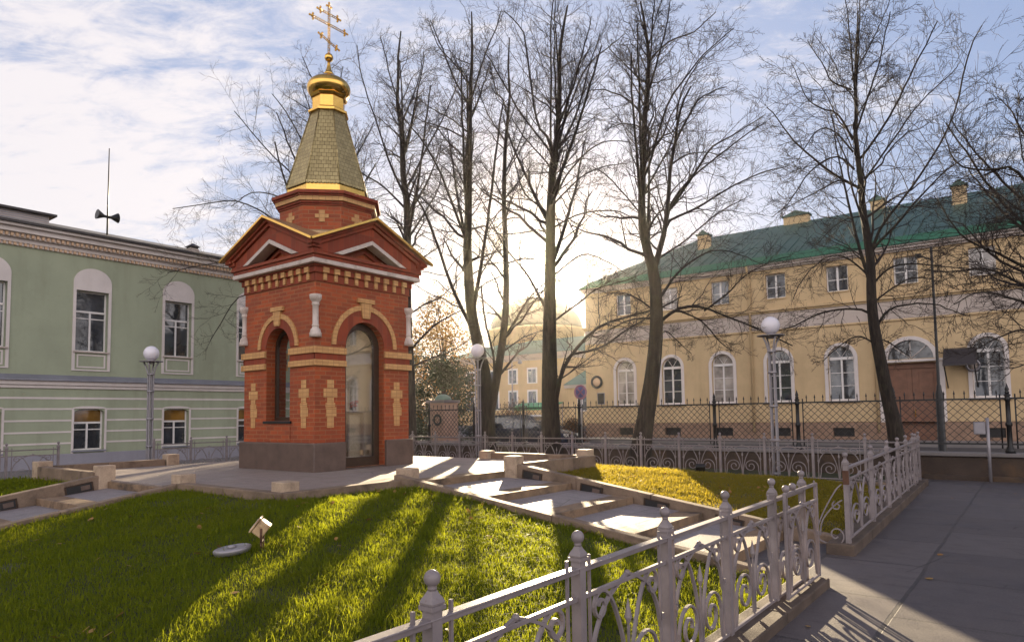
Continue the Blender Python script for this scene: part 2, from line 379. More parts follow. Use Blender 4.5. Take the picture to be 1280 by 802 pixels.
    M['riser'] = simple('stained riser stone', (.23, .15, .09), .75, .55, 4, 50, .5, dist=.006, dirt=((.05, .035, .026), .9, 3.5))
    M['block'] = simple('pale stone block', (.42, .31, .22), .75, .35, 5, 50, .4, dist=.005, dirt=((.15, .10, .07), .6, 6.0))
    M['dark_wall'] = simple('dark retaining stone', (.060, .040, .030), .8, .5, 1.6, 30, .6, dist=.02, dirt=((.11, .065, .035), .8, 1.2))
    M['asphalt'] = simple('asphalt', (.055, .052, .055), .8, .3, .8, 80, .3, dist=.004)
    M['sidewalk'] = simple('concrete sidewalk', (.20, .18, .175), .8, .2, .8, 30, .2)
    M['soil'] = simple('lawn soil', (.038, .04, .012), .95, .4, 2, 40, .4, dist=.01)
    M['soil_dry'] = simple('dry lawn soil', (.085, .065, .022), .95, .4, 2, 40, .4, dist=.01)
    # grass blades
    def blades(name, a, b, dry, dryamt, trans, glow_):
        t = NT(name); n = t.noise(1.6, 7, .7); f = t.noise(90, 2); c = t.mix(t.range(n, .35, .68), a, b); c = t.mix(t.range(f, .42, .72, 0, dryamt), c, dry)
        c = t.mix(t.range(t.noise(.55, 4, .6), .5, .72, 0, dryamt*.9), c, tuple(.6*x+.4*y for x, y in zip(dry, a)))
        t.set('Base Color', c); t.set('Roughness', .6); t.b.inputs['Specular IOR Level'].default_value = .12
        tl = t.N.new('ShaderNodeBsdfTranslucent'); t.L.new(t.mix(.75, c, glow_), tl.inputs[0])
        mx = t.N.new('ShaderNodeMixShader'); mx.inputs[0].default_value = trans; t.L.new(t.b.outputs[0], mx.inputs[1]); t.L.new(tl.outputs[0], mx.inputs[2]); t.L.new(mx.outputs[0], t.out.inputs[0]); return t.m
    M['grass'] = blades('green grass blades', (.026, .062, .006), (.056, .100, .008), (.12, .10, .015), .42, .6, (.47, .50, .022))
    M['grass_dry'] = blades('yellowing grass blades', (.10, .115, .016), (.165, .14, .022), (.25, .175, .04), .65, .55, (.56, .43, .035))
    M['bark'] = simple('dark linden bark', (.034, .024, .018), .9, .55, 5, 38, 1.0, dist=.03, use_obj=True, dirt=((.06, .05, .022), .5, 2.0))
    t = NT('furrowed linden bark'); o_ = t.obj(); fu = t.noise(16, 6, .65, t.scale_vec(o_, (1, 1, .16)), .6); pl_ = t.noise(2.2, 5, .6, o_)
    c = t.ramp(t.range(fu, .34, .66), [(0, (.008, .006, .005)), (.5, (.026, .018, .0135)), (1, (.048, .035, .026))]); c = t.mix(t.range(pl_, .55, .72, 0, .5), c, (.05, .05, .022)); t.set('Base Color', c); t.set('Roughness', .92); t.bump(fu, 1.0, .05); M['bark'] = t.m
    M['twig'] = simple('dark twigs', (.030, .020, .017), .85, .4, 5, 45, 0)
    def leaf(name, a, b, trans=.4):
        t = NT(name); c = t.mix(t.range(t.noise(1.6, 4), .35, .68), a, b); c = t.mix(t.range(t.noise(25, 2), .4, .7, 0, .5), c, tuple(.5*x for x in a))
        t.set('Base Color', c); t.set('Roughness', .55)
        tl = t.N.new('ShaderNodeBsdfTranslucent'); t.L.new(c, tl.inputs[0]); mx = t.N.new('ShaderNodeMixShader'); mx.inputs[0].default_value = trans
        t.L.new(t.b.outputs[0], mx.inputs[1]); t.L.new(tl.outputs[0], mx.inputs[2]); t.L.new(mx.outputs[0], t.out.inputs[0]); return t.m
    M['autumn'] = leaf('golden autumn leaves', (.20, .10, .018), (.30, .17, .03))
    M['evergreen'] = leaf('dark evergreen leaves', (.018, .03, .010), (.035, .05, .016), .2)
    M['brown_hedge'] = leaf('brown hedge leaves', (.10, .045, .02), (.16, .07, .03), .25)
    M['fallen'] = leaf('fallen leaves', (.32, .14, .03), (.42, .26, .06), .2)
    M['car_dark'] = simple('dark blue car paint', (.018, .022, .04), .22, .1, 2, 20, 0, .3)
    M['car_silver'] = simple('silver car paint', (.36, .36, .40), .28, .1, 2, 20, 0, .5)
    M['rubber'] = simple('tyre rubber', (.015, .014, .014), .8, .2, 5, 50, .1)
    M['wheel_rim'] = simple('alloy rim', (.42, .42, .44), .3, .1, 4, 30, 0, .8)
    M['lens'] = simple('lamp lens', (.62, .58, .52), .12, .1, 4, 30, 0)
    M['red_lens'] = simple('red tail lens', (.30, .015, .01), .15, .1, 4, 30, 0)
    M['cream_metal'] = simple('cream lamp housing', (.52, .36, .20), .45, .25, 8, 50, .1, dirt=((.14, .06, .025), .8, 9.0))
    M['sign_purple'] = simple('faded red prohibition sign', (.30, .12, .20), .5, .2, 4, 30, 0)
    M['sign_blue'] = simple('blue sign face', (.10, .10, .28), .5, .2, 4, 30, 0)
    M['banner_green'] = simple('green awning sheet', (.02, .22, .085), .5, .2, 2, 20, 0)
    M['flower'] = simple('orange flowers', (.75, .14, .02), .6, .3, 12, 60, .2)
    M['rust'] = simple('rusty patch', (.10, .045, .025), .8, .5, 9, 60, .5)
materials()
# ================================================================ the setting
PZ = 0.70                                       # platform height
CX, CY = -11.04, 8.43                           # chapel centre
def sheet(name, x0, x1, y0, y1, z, m, n=1):
    b = MB(); b.add([(x0,y0,z),(x1,y0,z),(x1,y1,z),(x0,y1,z)], [(0,1,2,3)]); return tag(b.build(name, m, fix=False), kind='structure')
def hmin(a, b, k=.10):
    h = np.clip(.5+.5*(b-a)/k, 0, 1); return b*(1-h)+a*h-k*h*(1-h)
def H(x, y):
    x = np.asarray(x, float); y = np.asarray(y, float)
    e = .665-.137*np.maximum(0, x+7.15); s = .655-.163*np.maximum(0, 4.95-y); n = .665-.128*np.maximum(0, y-11.5); w = .66-.10*np.maximum(0, -14.3-x)
    h = hmin(hmin(e, s), hmin(n, w))
    h = h+.018*np.sin(1.7*x+.8*y)*np.sin(1.3*y-.6*x+1)+.008*np.sin(5.1*x+2)*np.sin(4.3*y)
    return np.maximum(h, .012)
sheet('ground', -700, 700, -500, 900, -.06, M['soil'])
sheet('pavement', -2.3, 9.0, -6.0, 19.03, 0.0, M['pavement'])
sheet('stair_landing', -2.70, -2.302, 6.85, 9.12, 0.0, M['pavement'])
sheet('street', -120, 60, 20.4, 34.0, 0.0, M['asphalt'])
b = MB(); b.box(-120, 60, 34.0, 37.95, -.05, .13); tag(b.build('sidewalk', M['sidewalk'], bevel=.01), kind='structure')
b = MB(); b.box(-60, 30, 19.55, 20.4, -.05, .12); tag(b.build('street_kerb', M['sidewalk'], bevel=.01), kind='structure')
sheet('street_square', -120, -24, 34.01, 110, 0.004, M['asphalt'])
sheet('courtyard', -27.2, -19.9, -30, 24, 0.02, M['sidewalk'])
sheet('park_strip', -24, -2.31, 16.3, 19.0, .03, M['soil'])

# platform
b = MB(); poly = [(-14.4,4.80),(-10.08,4.80),(-10.08,5.10),(-7.48,5.10),(-7.48,7.06),(-7.20,7.06),(-7.20,9.13),(-7.0,9.12),(-7.0,11.5),(-14.4,11.5)]
b.prism(poly, lambda u, w, d: (u, w, d), -.03, PZ); tag(b.build('stone_platform', M['platform'], bevel=.006), kind='structure')
def slope_strip(name, P, m):                     # P: list of (x0,x1,y0,y1 corner quads) given as four 3-D points each
    b = MB()
    for q in P: b.add(q, [(0,1,2,3)])
    return tag(b.build(name, m, fix=False), kind='structure')
slope_strip('north_path', [[(-11.9,11.5,PZ-.02),(-9.6,11.5,PZ-.02),(-9.6,16.1,.13),(-11.9,16.1,.13)]], M['platform'])
slope_strip('west_path', [[(-19.8,7.0,.13),(-14.4,7.0,PZ-.02),(-14.4,9.0,PZ-.02),(-19.8,9.0,.13)]], M['platform'])
# the two flights of broad steps
def flight(risers, a0, a1, along):
    for i, (p, top) in enumerate(risers):
        nxt = risers[i+1] if i+1 < len(risers) else None
        bot = top-.10
        P = (lambda s, w, z: (s, w, z)) if along == 'x' else (lambda s, w, z: (w, s, z))
        sg = 1 if along == 'x' else -1
        # riser stone
        b = MB(); v = [P(p-sg*.34, a0, top+.002), P(p, a0, top+.002), P(p, a1, top+.002), P(p-sg*.34, a1, top+.002)]
        b.hexa([(x, y, bot-.15) for x, y, z in v], v); tag(b.build('step_riser', M['riser'], bevel=.012, seg=2), kind='structure')
        if nxt:
            q = [P(p, a0, bot), P(nxt[0]-sg*.338, a0, nxt[1]), P(nxt[0]-sg*.338, a1, nxt[1]), P(p, a1, bot)]
            b = MB(); b.hexa([(x, y, z-.2) for x, y, z in q], q); tag(b.build('step_tread', M['tread'], bevel=.004), kind='structure')
flight([(-7.15,.700),(-5.85,.565),(-4.78,.415),(-3.72,.265),(-2.66,.112)], 7.05, 9.12, 'x')
flight([(4.75,.675),(3.78,.515),(2.80,.365),(1.85,.225),(.90,.10)], -11.78, -10.1, 'y')
# kerbs
KN = 0
def kerb(p, q, w, za, zb, depth=.5, m='kerb', side=0):
    """kerb stones from p to q (x, y), top heights za -> zb, split into real lengths"""
    p = Vector((p[0], p[1])); q = Vector((q[0], q[1])); L = (q-p).length; n = max(1, round(L/1.35)); d = (q-p)/L; s = Vector((-d.y, d.x))
    b = MB()
    for i in range(n):
        a = p+d*(L*i/n+.003); c = p+d*(L*(i+1)/n-.003); z0 = za+(zb-za)*i/n; z1 = za+(zb-za)*(i+1)/n; j = random.uniform(-.004, .004)
        o0, o1 = s*(w*(side-1)/2), s*(w*(side+1)/2)
        v = [a+o0, c+o0, c+o1, a+o1]; zs = (z0, z1, z1, z0)
        b.hexa([(v[k].x, v[k].y, zs[k]-depth) for k in range(4)], [(v[k].x, v[k].y, zs[k]+j) for k in range(4)])
    return tag(b.build('stone_kerb', M[m], bevel=.012, seg=2), kind='structure')
kerb((-7.50,6.97), (-1.95,6.97), .14, .795, .055)                # beside the broad steps, lawn edge
kerb((-7.05,9.21), (-1.97,9.21), .16, .835, .085)                # far cheek of the steps
kerb((-10.02,5.0), (-10.02,.4), .14, .72, .045)
kerb((-11.87,4.75), (-11.87,.4), .17, .80, .12)
kerb((-10.0,5.03), (-7.42,5.03), .16, .725, .725)
kerb((-7.42,5.0), (-7.42,7.0), .16, .725, .725)
kerb((-6.92,9.25), (-6.92,11.55), .16, .83, .83)
kerb((-6.9,11.57), (-9.5,11.57), .16, .83, .83)
kerb((-11.95,11.57), (-14.4,11.57), .16, .83, .83)
kerb((-14.45,11.5), (-14.45,9.05), .16, .83, .83)
kerb((-14.45,6.9), (-14.45,4.7), .16, .83, .83)
kerb((-14.45,4.68), (-11.95,4.68), .16, .83, .83)
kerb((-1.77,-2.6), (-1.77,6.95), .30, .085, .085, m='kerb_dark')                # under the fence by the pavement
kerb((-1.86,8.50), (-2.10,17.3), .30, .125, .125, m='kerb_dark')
kerb((-2.0,16.2), (-19.9,16.2), .22, .11, .11)
kerb((-19.75,16.2), (-19.75,9.0), .2, .11, .11); kerb((-19.75,6.9), (-19.75,-3), .2, .11, .11)
kerb((-2.2,18.72), (8.0,18.72), .14, .11, .11, m='dark_wall')

# lawns
def lawn(name, rects, m):
    V = []; F = []
    for x0, x1, y0, y1 in rects:
        nx = max(2, int((x1-x0)/.16)); ny = max(2, int((y1-y0)/.16)); X, Y = np.meshgrid(np.linspace(x0, x1, nx+1), np.linspace(y0, y1, ny+1))
        Z = H(X, Y); off = sum(len(v) for v in V); V.append(np.stack([X.ravel(), Y.ravel(), Z.ravel()], 1))
        i, j = np.meshgrid(np.arange(nx), np.arange(ny)); a = (j*(nx+1)+i).ravel()+off
        F.append(np.stack([a, a+1, a+nx+2, a+nx+1], 1))
    return tag(np_mesh(name, np.concatenate(V), np.concatenate(F), m, smooth=True), kind='structure')
LA = [(-9.95,-1.92,-3.0,4.97), (-7.36,-1.92,4.97,6.90)]; LB = [(-6.84,-1.95,9.29,16.1), (-9.5,-6.84,11.65,16.1)]; LC = [(-19.65,-11.95,-3.0,4.6)]
lawn('lawn', LA, M['soil']); lawn('lawn', LB, M['soil_dry']); lawn('lawn', LC, M['soil']); lawn('lawn', [(-19.65,-14.55,9.05,16.1), (-14.55,-11.95,11.65,16.1), (-19.65,-14.55,4.6,6.9)], M['soil'])
def grass(name, label, rects, m, dens, hmin_, hmax_, w, seed):
    rng = np.random.default_rng(seed); P = []
    for x0, x1, y0, y1 in rects:
        n = int((x1-x0)*(y1-y0)*dens(0)); x = rng.uniform(x0, x1, n); y = rng.uniform(y0, y1, n)
        d = np.hypot(x, y); worn = np.sin(.9*x+1.9*np.sin(.7*y))*np.sin(1.1*y+1.3*np.sin(.8*x))+.5*np.sin(3.7*x+y)*np.sin(4.1*y-x)
        keep = rng.uniform(0, 1, n) < np.array(dens(d))/dens(0)*np.where(worn > .75, .45, 1.)
        P.append(np.stack([x[keep], y[keep]], 1))
    P = np.concatenate(P); n = len(P); d = np.hypot(P[:, 0], P[:, 1])
    # tufts: height follows a patchy field
    patch = .5+.5*np.sin(3.1*P[:, 0]+1.7*np.sin(2.3*P[:, 1]))*np.sin(2.7*P[:, 1]+1.3*np.sin(3.7*P[:, 0]))
    cell = lambda q: np.modf(np.abs(np.sin(np.floor(P[:, 0]/q)*127.1+np.floor(P[:, 1]/q)*311.7)*43758.5))[0]
    cl = .5*cell(.11)+.3*cell(.27)+.2*cell(.71)
    h = rng.uniform(hmin_, hmax_, n)*(.75+.4*patch)*(.62+.85*cl)*rng.choice([1, 1, 1, 1, 1, 1.5, 2.0], n); ww = w*rng.uniform(.7, 1.3, n)*(1+np.clip((d-4)/7, 0, 1.2))
    az = rng.uniform(0, 2*np.pi, n); lean = rng.uniform(.1, 1.25, n); la = rng.uniform(0, 2*np.pi, n)
    base = np.column_stack([P, H(P[:, 0], P[:, 1])-.006]); side = np.column_stack([np.cos(az), np.sin(az), np.zeros(n)])*ww[:, None]*.5
    ld = np.column_stack([np.cos(la), np.sin(la), np.zeros(n)]); up = np.array([0, 0, 1.])
    mid = base+up*(h*.58)[:, None]+ld*(h*lean*.30)[:, None]; tip = base+up*(h*(1-.35*lean))[:, None]+ld*(h*lean*.95)[:, None]
    V = np.stack([base-side, base+side, mid-side*.8, mid+side*.8, tip], 1).reshape(-1, 3)
    i = np.arange(n)*5
    F = np.concatenate([np.stack([i, i+1, i+3], 1), np.stack([i, i+3, i+2], 1), np.stack([i+2, i+3, i+4], 1)])
    return tag(np_mesh(name, V, F, m), label, 'grass', kind='stuff')
grass('grass', 'short green lawn grass sloping down from the chapel to the railing', LA, M['grass'], lambda d: 14000 if np.isscalar(d) else np.clip(36000/np.maximum(d, .5)**.95, 3800, 14000), .026, .060, .0040, 1)
grass('grass', 'yellowing dry lawn grass beyond the broad steps', LB, M['grass_dry'], lambda d: 3800 if np.isscalar(d) else np.full(d.shape, 3800.), .02, .045, .005, 2)
grass('grass', 'green lawn grass beside the narrower flight of steps', LC, M['grass'], lambda d: 1800 if np.isscalar(d) else np.full(d.shape, 1800.), .035, .07, .006, 3)
# fallen leaves
rng = np.random.default_rng(5); V = []; F = []
for x0, x1, y0, y1, n in ((-9.9,-2.0,.5,6.8,110), (-6.8,-2.0,9.4,16,140), (-1.5,3,3,18,25)):
    for _ in range(n):
        x, y = rng.uniform(x0, x1), rng.uniform(y0, y1); z = (float(H(x, y))+.03 if x < -1.9 else .012); r = rng.uniform(.018, .034); a = rng.uniform(0, 6.28); t = rng.normal(0, .35, 2) if x < -1.9 else rng.normal(0, .08, 2)
        o = len(V)
        for k in range(5):
            q = a+k*1.2566; rr = r*(1 if k else 1.4); V.append((x+rr*math.cos(q), y+rr*math.sin(q), z+rr*(math.cos(q)*t[0]+math.sin(q)*t[1])))
        F += [(o, o+1, o+2), (o, o+2, o+3), (o, o+3, o+4)]
tag(np_mesh('fallen_leaves', np.array(V), np.array(F), M['fallen']), 'scattered orange autumn leaves lying on the lawns and paving', 'leaves', kind='stuff')
# stone blocks at the kerb bends
def block(x, y, top, label, h=.5):
    b = MB(); b.box(-.125, .125, -.125, .125, -h, 0); o = b.build('stone_block', M['block'], bevel=.014, seg=2); o.location = (x, y, top); o.rotation_euler = (0, 0, R_(random.uniform(-3, 3)))
    return tag(o, label, 'stone block', 'stone blocks at the bends of the kerb')
block(-10.02, 5.08, .845, 'squat stone block at the head of the kerb between the chapel and the narrower steps')
block(-7.60, 5.16, .845, 'squat stone block at the platform corner nearest the floodlight')
block(-7.50, 7.18, .87, 'stone block where the sunlit lawn meets the broad steps, near the chapel door')
block(-7.05, 9.20, .95, 'tall stone block above the first recessed light of the broad steps')
block(-7.02, 11.45, .95, 'stone block at the kerb corner in front of the thickest forked tree')
block(-9.55, 11.52, .87, 'stone block at the kerb end beside the tall globe lamp behind the chapel')
block(-11.9, 4.75, .93, 'stone block above the recessed light of the narrower steps')
block(-14.45, 4.72, .92, 'stone block at the kerb corner in front of the green building, beside the low railing')
block(-14.45, 7.05, .92, 'stone block at the kerb end below the globe lamp near the green building')
# recessed lights in the cheek kerbs of the steps
def step_light(x, y, z, rz, slope, label):
    t = thing('step_light', label, 'recessed light', (x, y, z), rz, 'recessed lights in the kerb walls of the steps')
    t.rotation_euler = (0, slope, rz)
    b = MB()
    for q in ((-.20,.20,.055,.075), (-.20,.20,-.075,-.055), (-.20,-.175,-.055,.055), (.175,.20,-.055,.055)): b.box(q[0], q[1], -.012, .03, q[2], q[3])
    b.build('frame', M['bronze'], t, .004)
    b = MB(); b.box(-.175, .175, -.006, .03, -.055, .055); b.build('back_plate', M['black_iron'], t)
    b = MB(); b.box(.02, .15, -.011, -.006, -.035, .035); b.build('lens', M['granite'], t, .003)
    return t
zf = lambda X: .835-(X+7.05)*(.75/5.08)
for X, lab in ((-6.62,'dark recessed light in the cheek of the broad steps, just below the tall stone block'), (-5.50,'dark recessed light in the cheek of the broad steps, second one down from the chapel'), (-4.42,'dark recessed light in the cheek of the broad steps, third one down from the chapel'), (-3.36,'dark recessed light in the cheek of the broad steps, seen through the near railing')):
    step_light(X, 9.128, zf(X)-.135, 0, math.atan(.75/5.08), lab)
for Y, lab in ((4.35,'dark recessed light in the kerb of the narrower steps, below its stone block'), (3.35,'weathered recessed light in the kerb of the narrower steps, further down from the chapel')):
    step_light(-11.783, Y, .80-(4.75-Y)*(.68/4.35)-.14, R_(90), -math.atan(.68/4.35), lab)
# ================================================================ the chapel
CH = thing('chapel', 'small red brick chapel with a gilded tent roof, onion dome and cross', 'chapel', (CX, CY, PZ))
W = 1.11                                         # half width of the walls
def cz(z): return z-PZ                           # absolute height -> chapel height
FACES = [(1, 0), (0, -1), (-1, 0), (0, 1)]       # outward normals: door face looks east, window faces follow
def face_fn(n):
    """(u along the face, z absolute, d outwards from the wall plane) -> local xyz"""
    t = (-n[1], n[0])
    return lambda u, z, d: (n[0]*(W+d)+t[0]*u, n[1]*(W+d)+t[1]*u, cz(z))
def arc(r, zc, n=20, a0=0., a1=math.pi): return [(r*math.cos(a0+(a1-a0)*k/n), zc+r*math.sin(a0+(a1-a0)*k/n)) for k in range(n+1)]
def ring(b, fn, r0, r1, zc, d0, d1, n=22):
    A = arc(r0, zc, n); B = arc(r1, zc, n)
    a0 = [fn(u, z, d0) for u, z in A]; a1 = [fn(u, z, d1) for u, z in A]; b0 = [fn(u, z, d0) for u, z in B]; b1 = [fn(u, z, d1) for u, z in B]
    b.quadstrip(a1, b1); b.quadstrip(b1, b0, True); b.quadstrip(a0, a1, True)
    for k in (0, n): b.add([a0[k], a1[k], b1[k], b0[k]], [(0,1,2,3)])
def fbox(b, fn, u0, u1, z0, z1, d0, d1):
    p = [fn(u0,z0,d0), fn(u1,z0,d0), fn(u1,z0,d1), fn(u0,z0,d1)]; q = [fn(u0,z1,d0), fn(u1,z1,d0), fn(u1,z1,d1), fn(u0,z1,d1)]; b.hexa(p, q)
Z0, ZP, ZW = PZ, 1.20, 4.33
RAD = {0: .46, 1: .37, 2: .50, 3: .50}; SPR = {0: 2.945, 1: 2.93, 2: 2.93, 3: 2.93}; SILL = {0: PZ+.03, 1: 1.59, 2: 1.30, 3: 1.30}
TH = .28
def wall_face(b, i):
    fn = face_fn(FACES[i]); r, zs, z0 = RAD[i], SPR[i], SILL[i]; W_ = W
    q = lambda u0, u1, a, c: b.add([fn(u0,a,0), fn(u1,a,0), fn(u1,c,0), fn(u0,c,0)], [(0,1,2,3)])
    q(-W_, -r, Z0, zs); q(r, W_, Z0, zs)
    if z0 > ZP: q(-r, r, Z0, z0)
    A = arc(r, zs, 24)
    top = [(W_ if k == 0 else (-W_ if k == 24 else u), ZW) for k, (u, z) in enumerate(A)]
    b.quadstrip([fn(u, z, 0) for u, z in A], [fn(u, z, 0) for u, z in top])
    b.add([fn(r, zs, 0), fn(W_, zs, 0), fn(W_, ZW, 0)], [(0,1,2)]); b.add([fn(-r, zs, 0), fn(-W_, ZW, 0), fn(-W_, zs, 0)], [(0,1,2)])
    # reveals
    path = [(r, z0)]+A+[(-r, z0)]
    b.quadstrip([fn(u, z, 0) for u, z in path], [fn(u, z, -TH) for u, z in path])
    b.add([fn(-r, z0, 0), fn(r, z0, 0), fn(r, z0, -TH), fn(-r, z0, -TH)], [(0,1,2,3)])
def inner_face(b, i):
    fn = face_fn(FACES[i]); r, zs, z0 = RAD[i], SPR[i], SILL[i]; I = W-TH
    q = lambda u0, u1, a, c: b.add([fn(u0,a,-TH), fn(u1,a,-TH), fn(u1,c,-TH), fn(u0,c,-TH)], [(0,1,2,3)])
    q(-I, -r, Z0, zs); q(r, I, Z0, zs)
    if z0 > ZP: q(-r, r, Z0, z0)
    A = arc(r, zs, 16); top = [(I if k == 0 else (-I if k == 16 else u), 3.75) for k, (u, z) in enumerate(A)]
    b.quadstrip([fn(u, z, -TH) for u, z in A], [fn(u, z, -TH) for u, z in top])
    b.add([fn(r, zs, -TH), fn(I, zs, -TH), fn(I, 3.75, -TH)], [(0,1,2)]); b.add([fn(-r, zs, -TH), fn(-I, 3.75, -TH), fn(-I, zs, -TH)], [(0,1,2)])
b = MB()
for i in range(4): wall_face(b, i)
b.build('wall', M['brick'], CH, fix=False)
b = MB()
for i in range(4): inner_face(b, i)
I = W-TH; b.add([(-I,-I,cz(3.75)),(I,-I,cz(3.75)),(I,I,cz(3.75)),(-I,I,cz(3.75))], [(0,1,2,3)]); b.add([(-I,-I,.04),(I,-I,.04),(I,I,.04),(-I,I,.04)], [(0,1,2,3)])
b.build('inner_room', M['inner'], CH, fix=False)
b = MB(); b.box(.70, .73, -.80, .80, .045, 3.0); b.build('added_board', M['inner'], CH, .01)  # added pale board behind the door glass, catches daylight to brighten the doorway
b = MB(); b.box(-.62, .62, -.70, -.67, .5, 3.0); b.build('added_board', M['inner'], CH, .01)  # second added pale board, lightens the view through the south window
# granite plinth, open at the doorway
b = MB(); fn = face_fn(FACES[0]); o = .065
b.box(-W-o, W-.45, -W-o, -.5, 0, .49); b.box(-W-o, W-.45, .5, W+o, 0, .49); b.box(-W-o, -.5, -.5, .5, 0, .49)
pl = MB()
pl.prism([(-W-o,-W-o),(W+o,-W-o),(W+o,-.48),(W-.2,-.48),(W-.2,-W+.2),(-W+.2,-W+.2),(-W+.2,W-.2),(W-.2,W-.2),(W-.2,.48),(W+o,.48),(W+o,W+o),(-W-o,W+o)], lambda u, w, d: (u, w, d), -.1, ZP-PZ)
pl.build('plinth', M['granite'], CH, .02, seg=2)
b = MB(); b.box(W-.30, W+.02, -.478, .478, -.05, .022); b.build('threshold', M['granite'], CH, .006)
# trims of every face
for i, n in enumerate(FACES):
    fn = face_fn(n); r, zs = RAD[i], SPR[i]
    ringT = MB(); ringR = MB(); keys = MB(); corb = MB()
    for s in (-1, 1):
        cross = MB(); soldier = MB()
        for z0, z1, d in ((2.77, 2.885, .05), (2.55, 2.655, .05)):
            ua, ub = (r+.002, W+d) if s > 0 else (-W-d, -r-.002)
            if n[1] != 0: ua, ub = (r+.002, W-.0005) if s > 0 else (-W+.0005, -r-.002)
            bands = MB(); fbox(bands, fn, ua, ub, z0, z1, -.02, d); bands.build('string_course', M['tan'], CH, .005)
        ua, ub = (r+.004, W+.018) if s > 0 else (-W-.018, -r-.004)
        if n[1] != 0: ua, ub = (r+.004, W-.0005) if s > 0 else (-W+.0005, -r-.004)
        fbox(soldier, fn, ua, ub, 2.657, 2.768, -.02, .018)
        for zc0, zc1, hw in ((2.155,2.305,.072), (1.995,2.15,.148), (1.905,1.99,.072), (1.825,1.90,.10), (1.66,1.82,.108), (1.46,1.655,.072)):
            fbox(cross, fn, s*.79-hw+(.02 if zc0 == 1.66 else 0), s*.79+hw+(.02 if zc0 == 1.66 else 0), zc0, zc1, -.02, .012)
        soldier.build('soldier_course', M['brick_course'], CH); cross.build('tan_brick_pattern', M['tan'], CH, .003)
    if i == 0: ra, rb, kz = .685, .775, (3.47, 3.755)
    elif i == 1: ra, rb, kz = .54, .63, (3.33, 3.60)
    else: ra, rb, kz = .62, .71, (3.45, 3.72)
    ring(ringT, fn, ra, rb, zs, -.02, .03); ring(ringR, fn, r+.001, ra-.001, zs, -.02, .014)
    kw0, kw1 = (.085, .13) if i == 0 else (.075, .12)
    keys.hexa([fn(-kw0, kz[0], -.02), fn(kw0, kz[0], -.02), fn(kw0, kz[0], .05), fn(-kw0, kz[0], .05)], [fn(-kw1, kz[1], -.02), fn(kw1, kz[1], -.02), fn(kw1, kz[1], .05), fn(-kw1, kz[1], .05)])
    fbox(keys, fn, -kw1-.07, kw1+.07, kz[1]+.004, kz[1]+.085, -.02, .06)
    # dentils and stepped courses under the cornice
    e = lambda d: W+d if n[0] != 0 else W-.0005
    for z0, z1, d in ((4.04, 4.065, .025), (4.065, 4.19, .02), (4.19, 4.20, .05), (4.20, 4.295, .055), (4.295, 4.33, .09)):
        fbox(corb, fn, -e(d), e(d), z0, z1, -.02, d)
    ringT.build('arch_band', M['tan'], CH); ringR.build('arch_ring', M['brick_course'], CH); keys.build('keystone', M['tan'], CH, .006); corb.build('corbel_course', M['brick_course'], CH, .003)
    for k in range(9):
        u = -.94+.235*k*1.0
        dent = MB(); fbox(dent, fn, u-.036, u+.036, 4.067, 4.196, .0, .052); fbox(dent, fn, u-.062, u+.062, 4.194, 4.293, .0, .085); dent.build('dentil', M['tan'], CH, .004)
b = MB(); h = 1.285
b.box(-h, h, -h, h, cz(4.332), cz(4.41)); b.build('cornice', M['white_stone'], CH, .008)
b = MB(); b.box(-h+.012, h-.012, -h+.012, h-.012, cz(4.412), cz(4.475)); b.box(-h-.02, h+.02, -h-.02, h+.02, cz(4.477), cz(4.535)); b.build('brick_cornice', M['brick_course'], CH, .006)
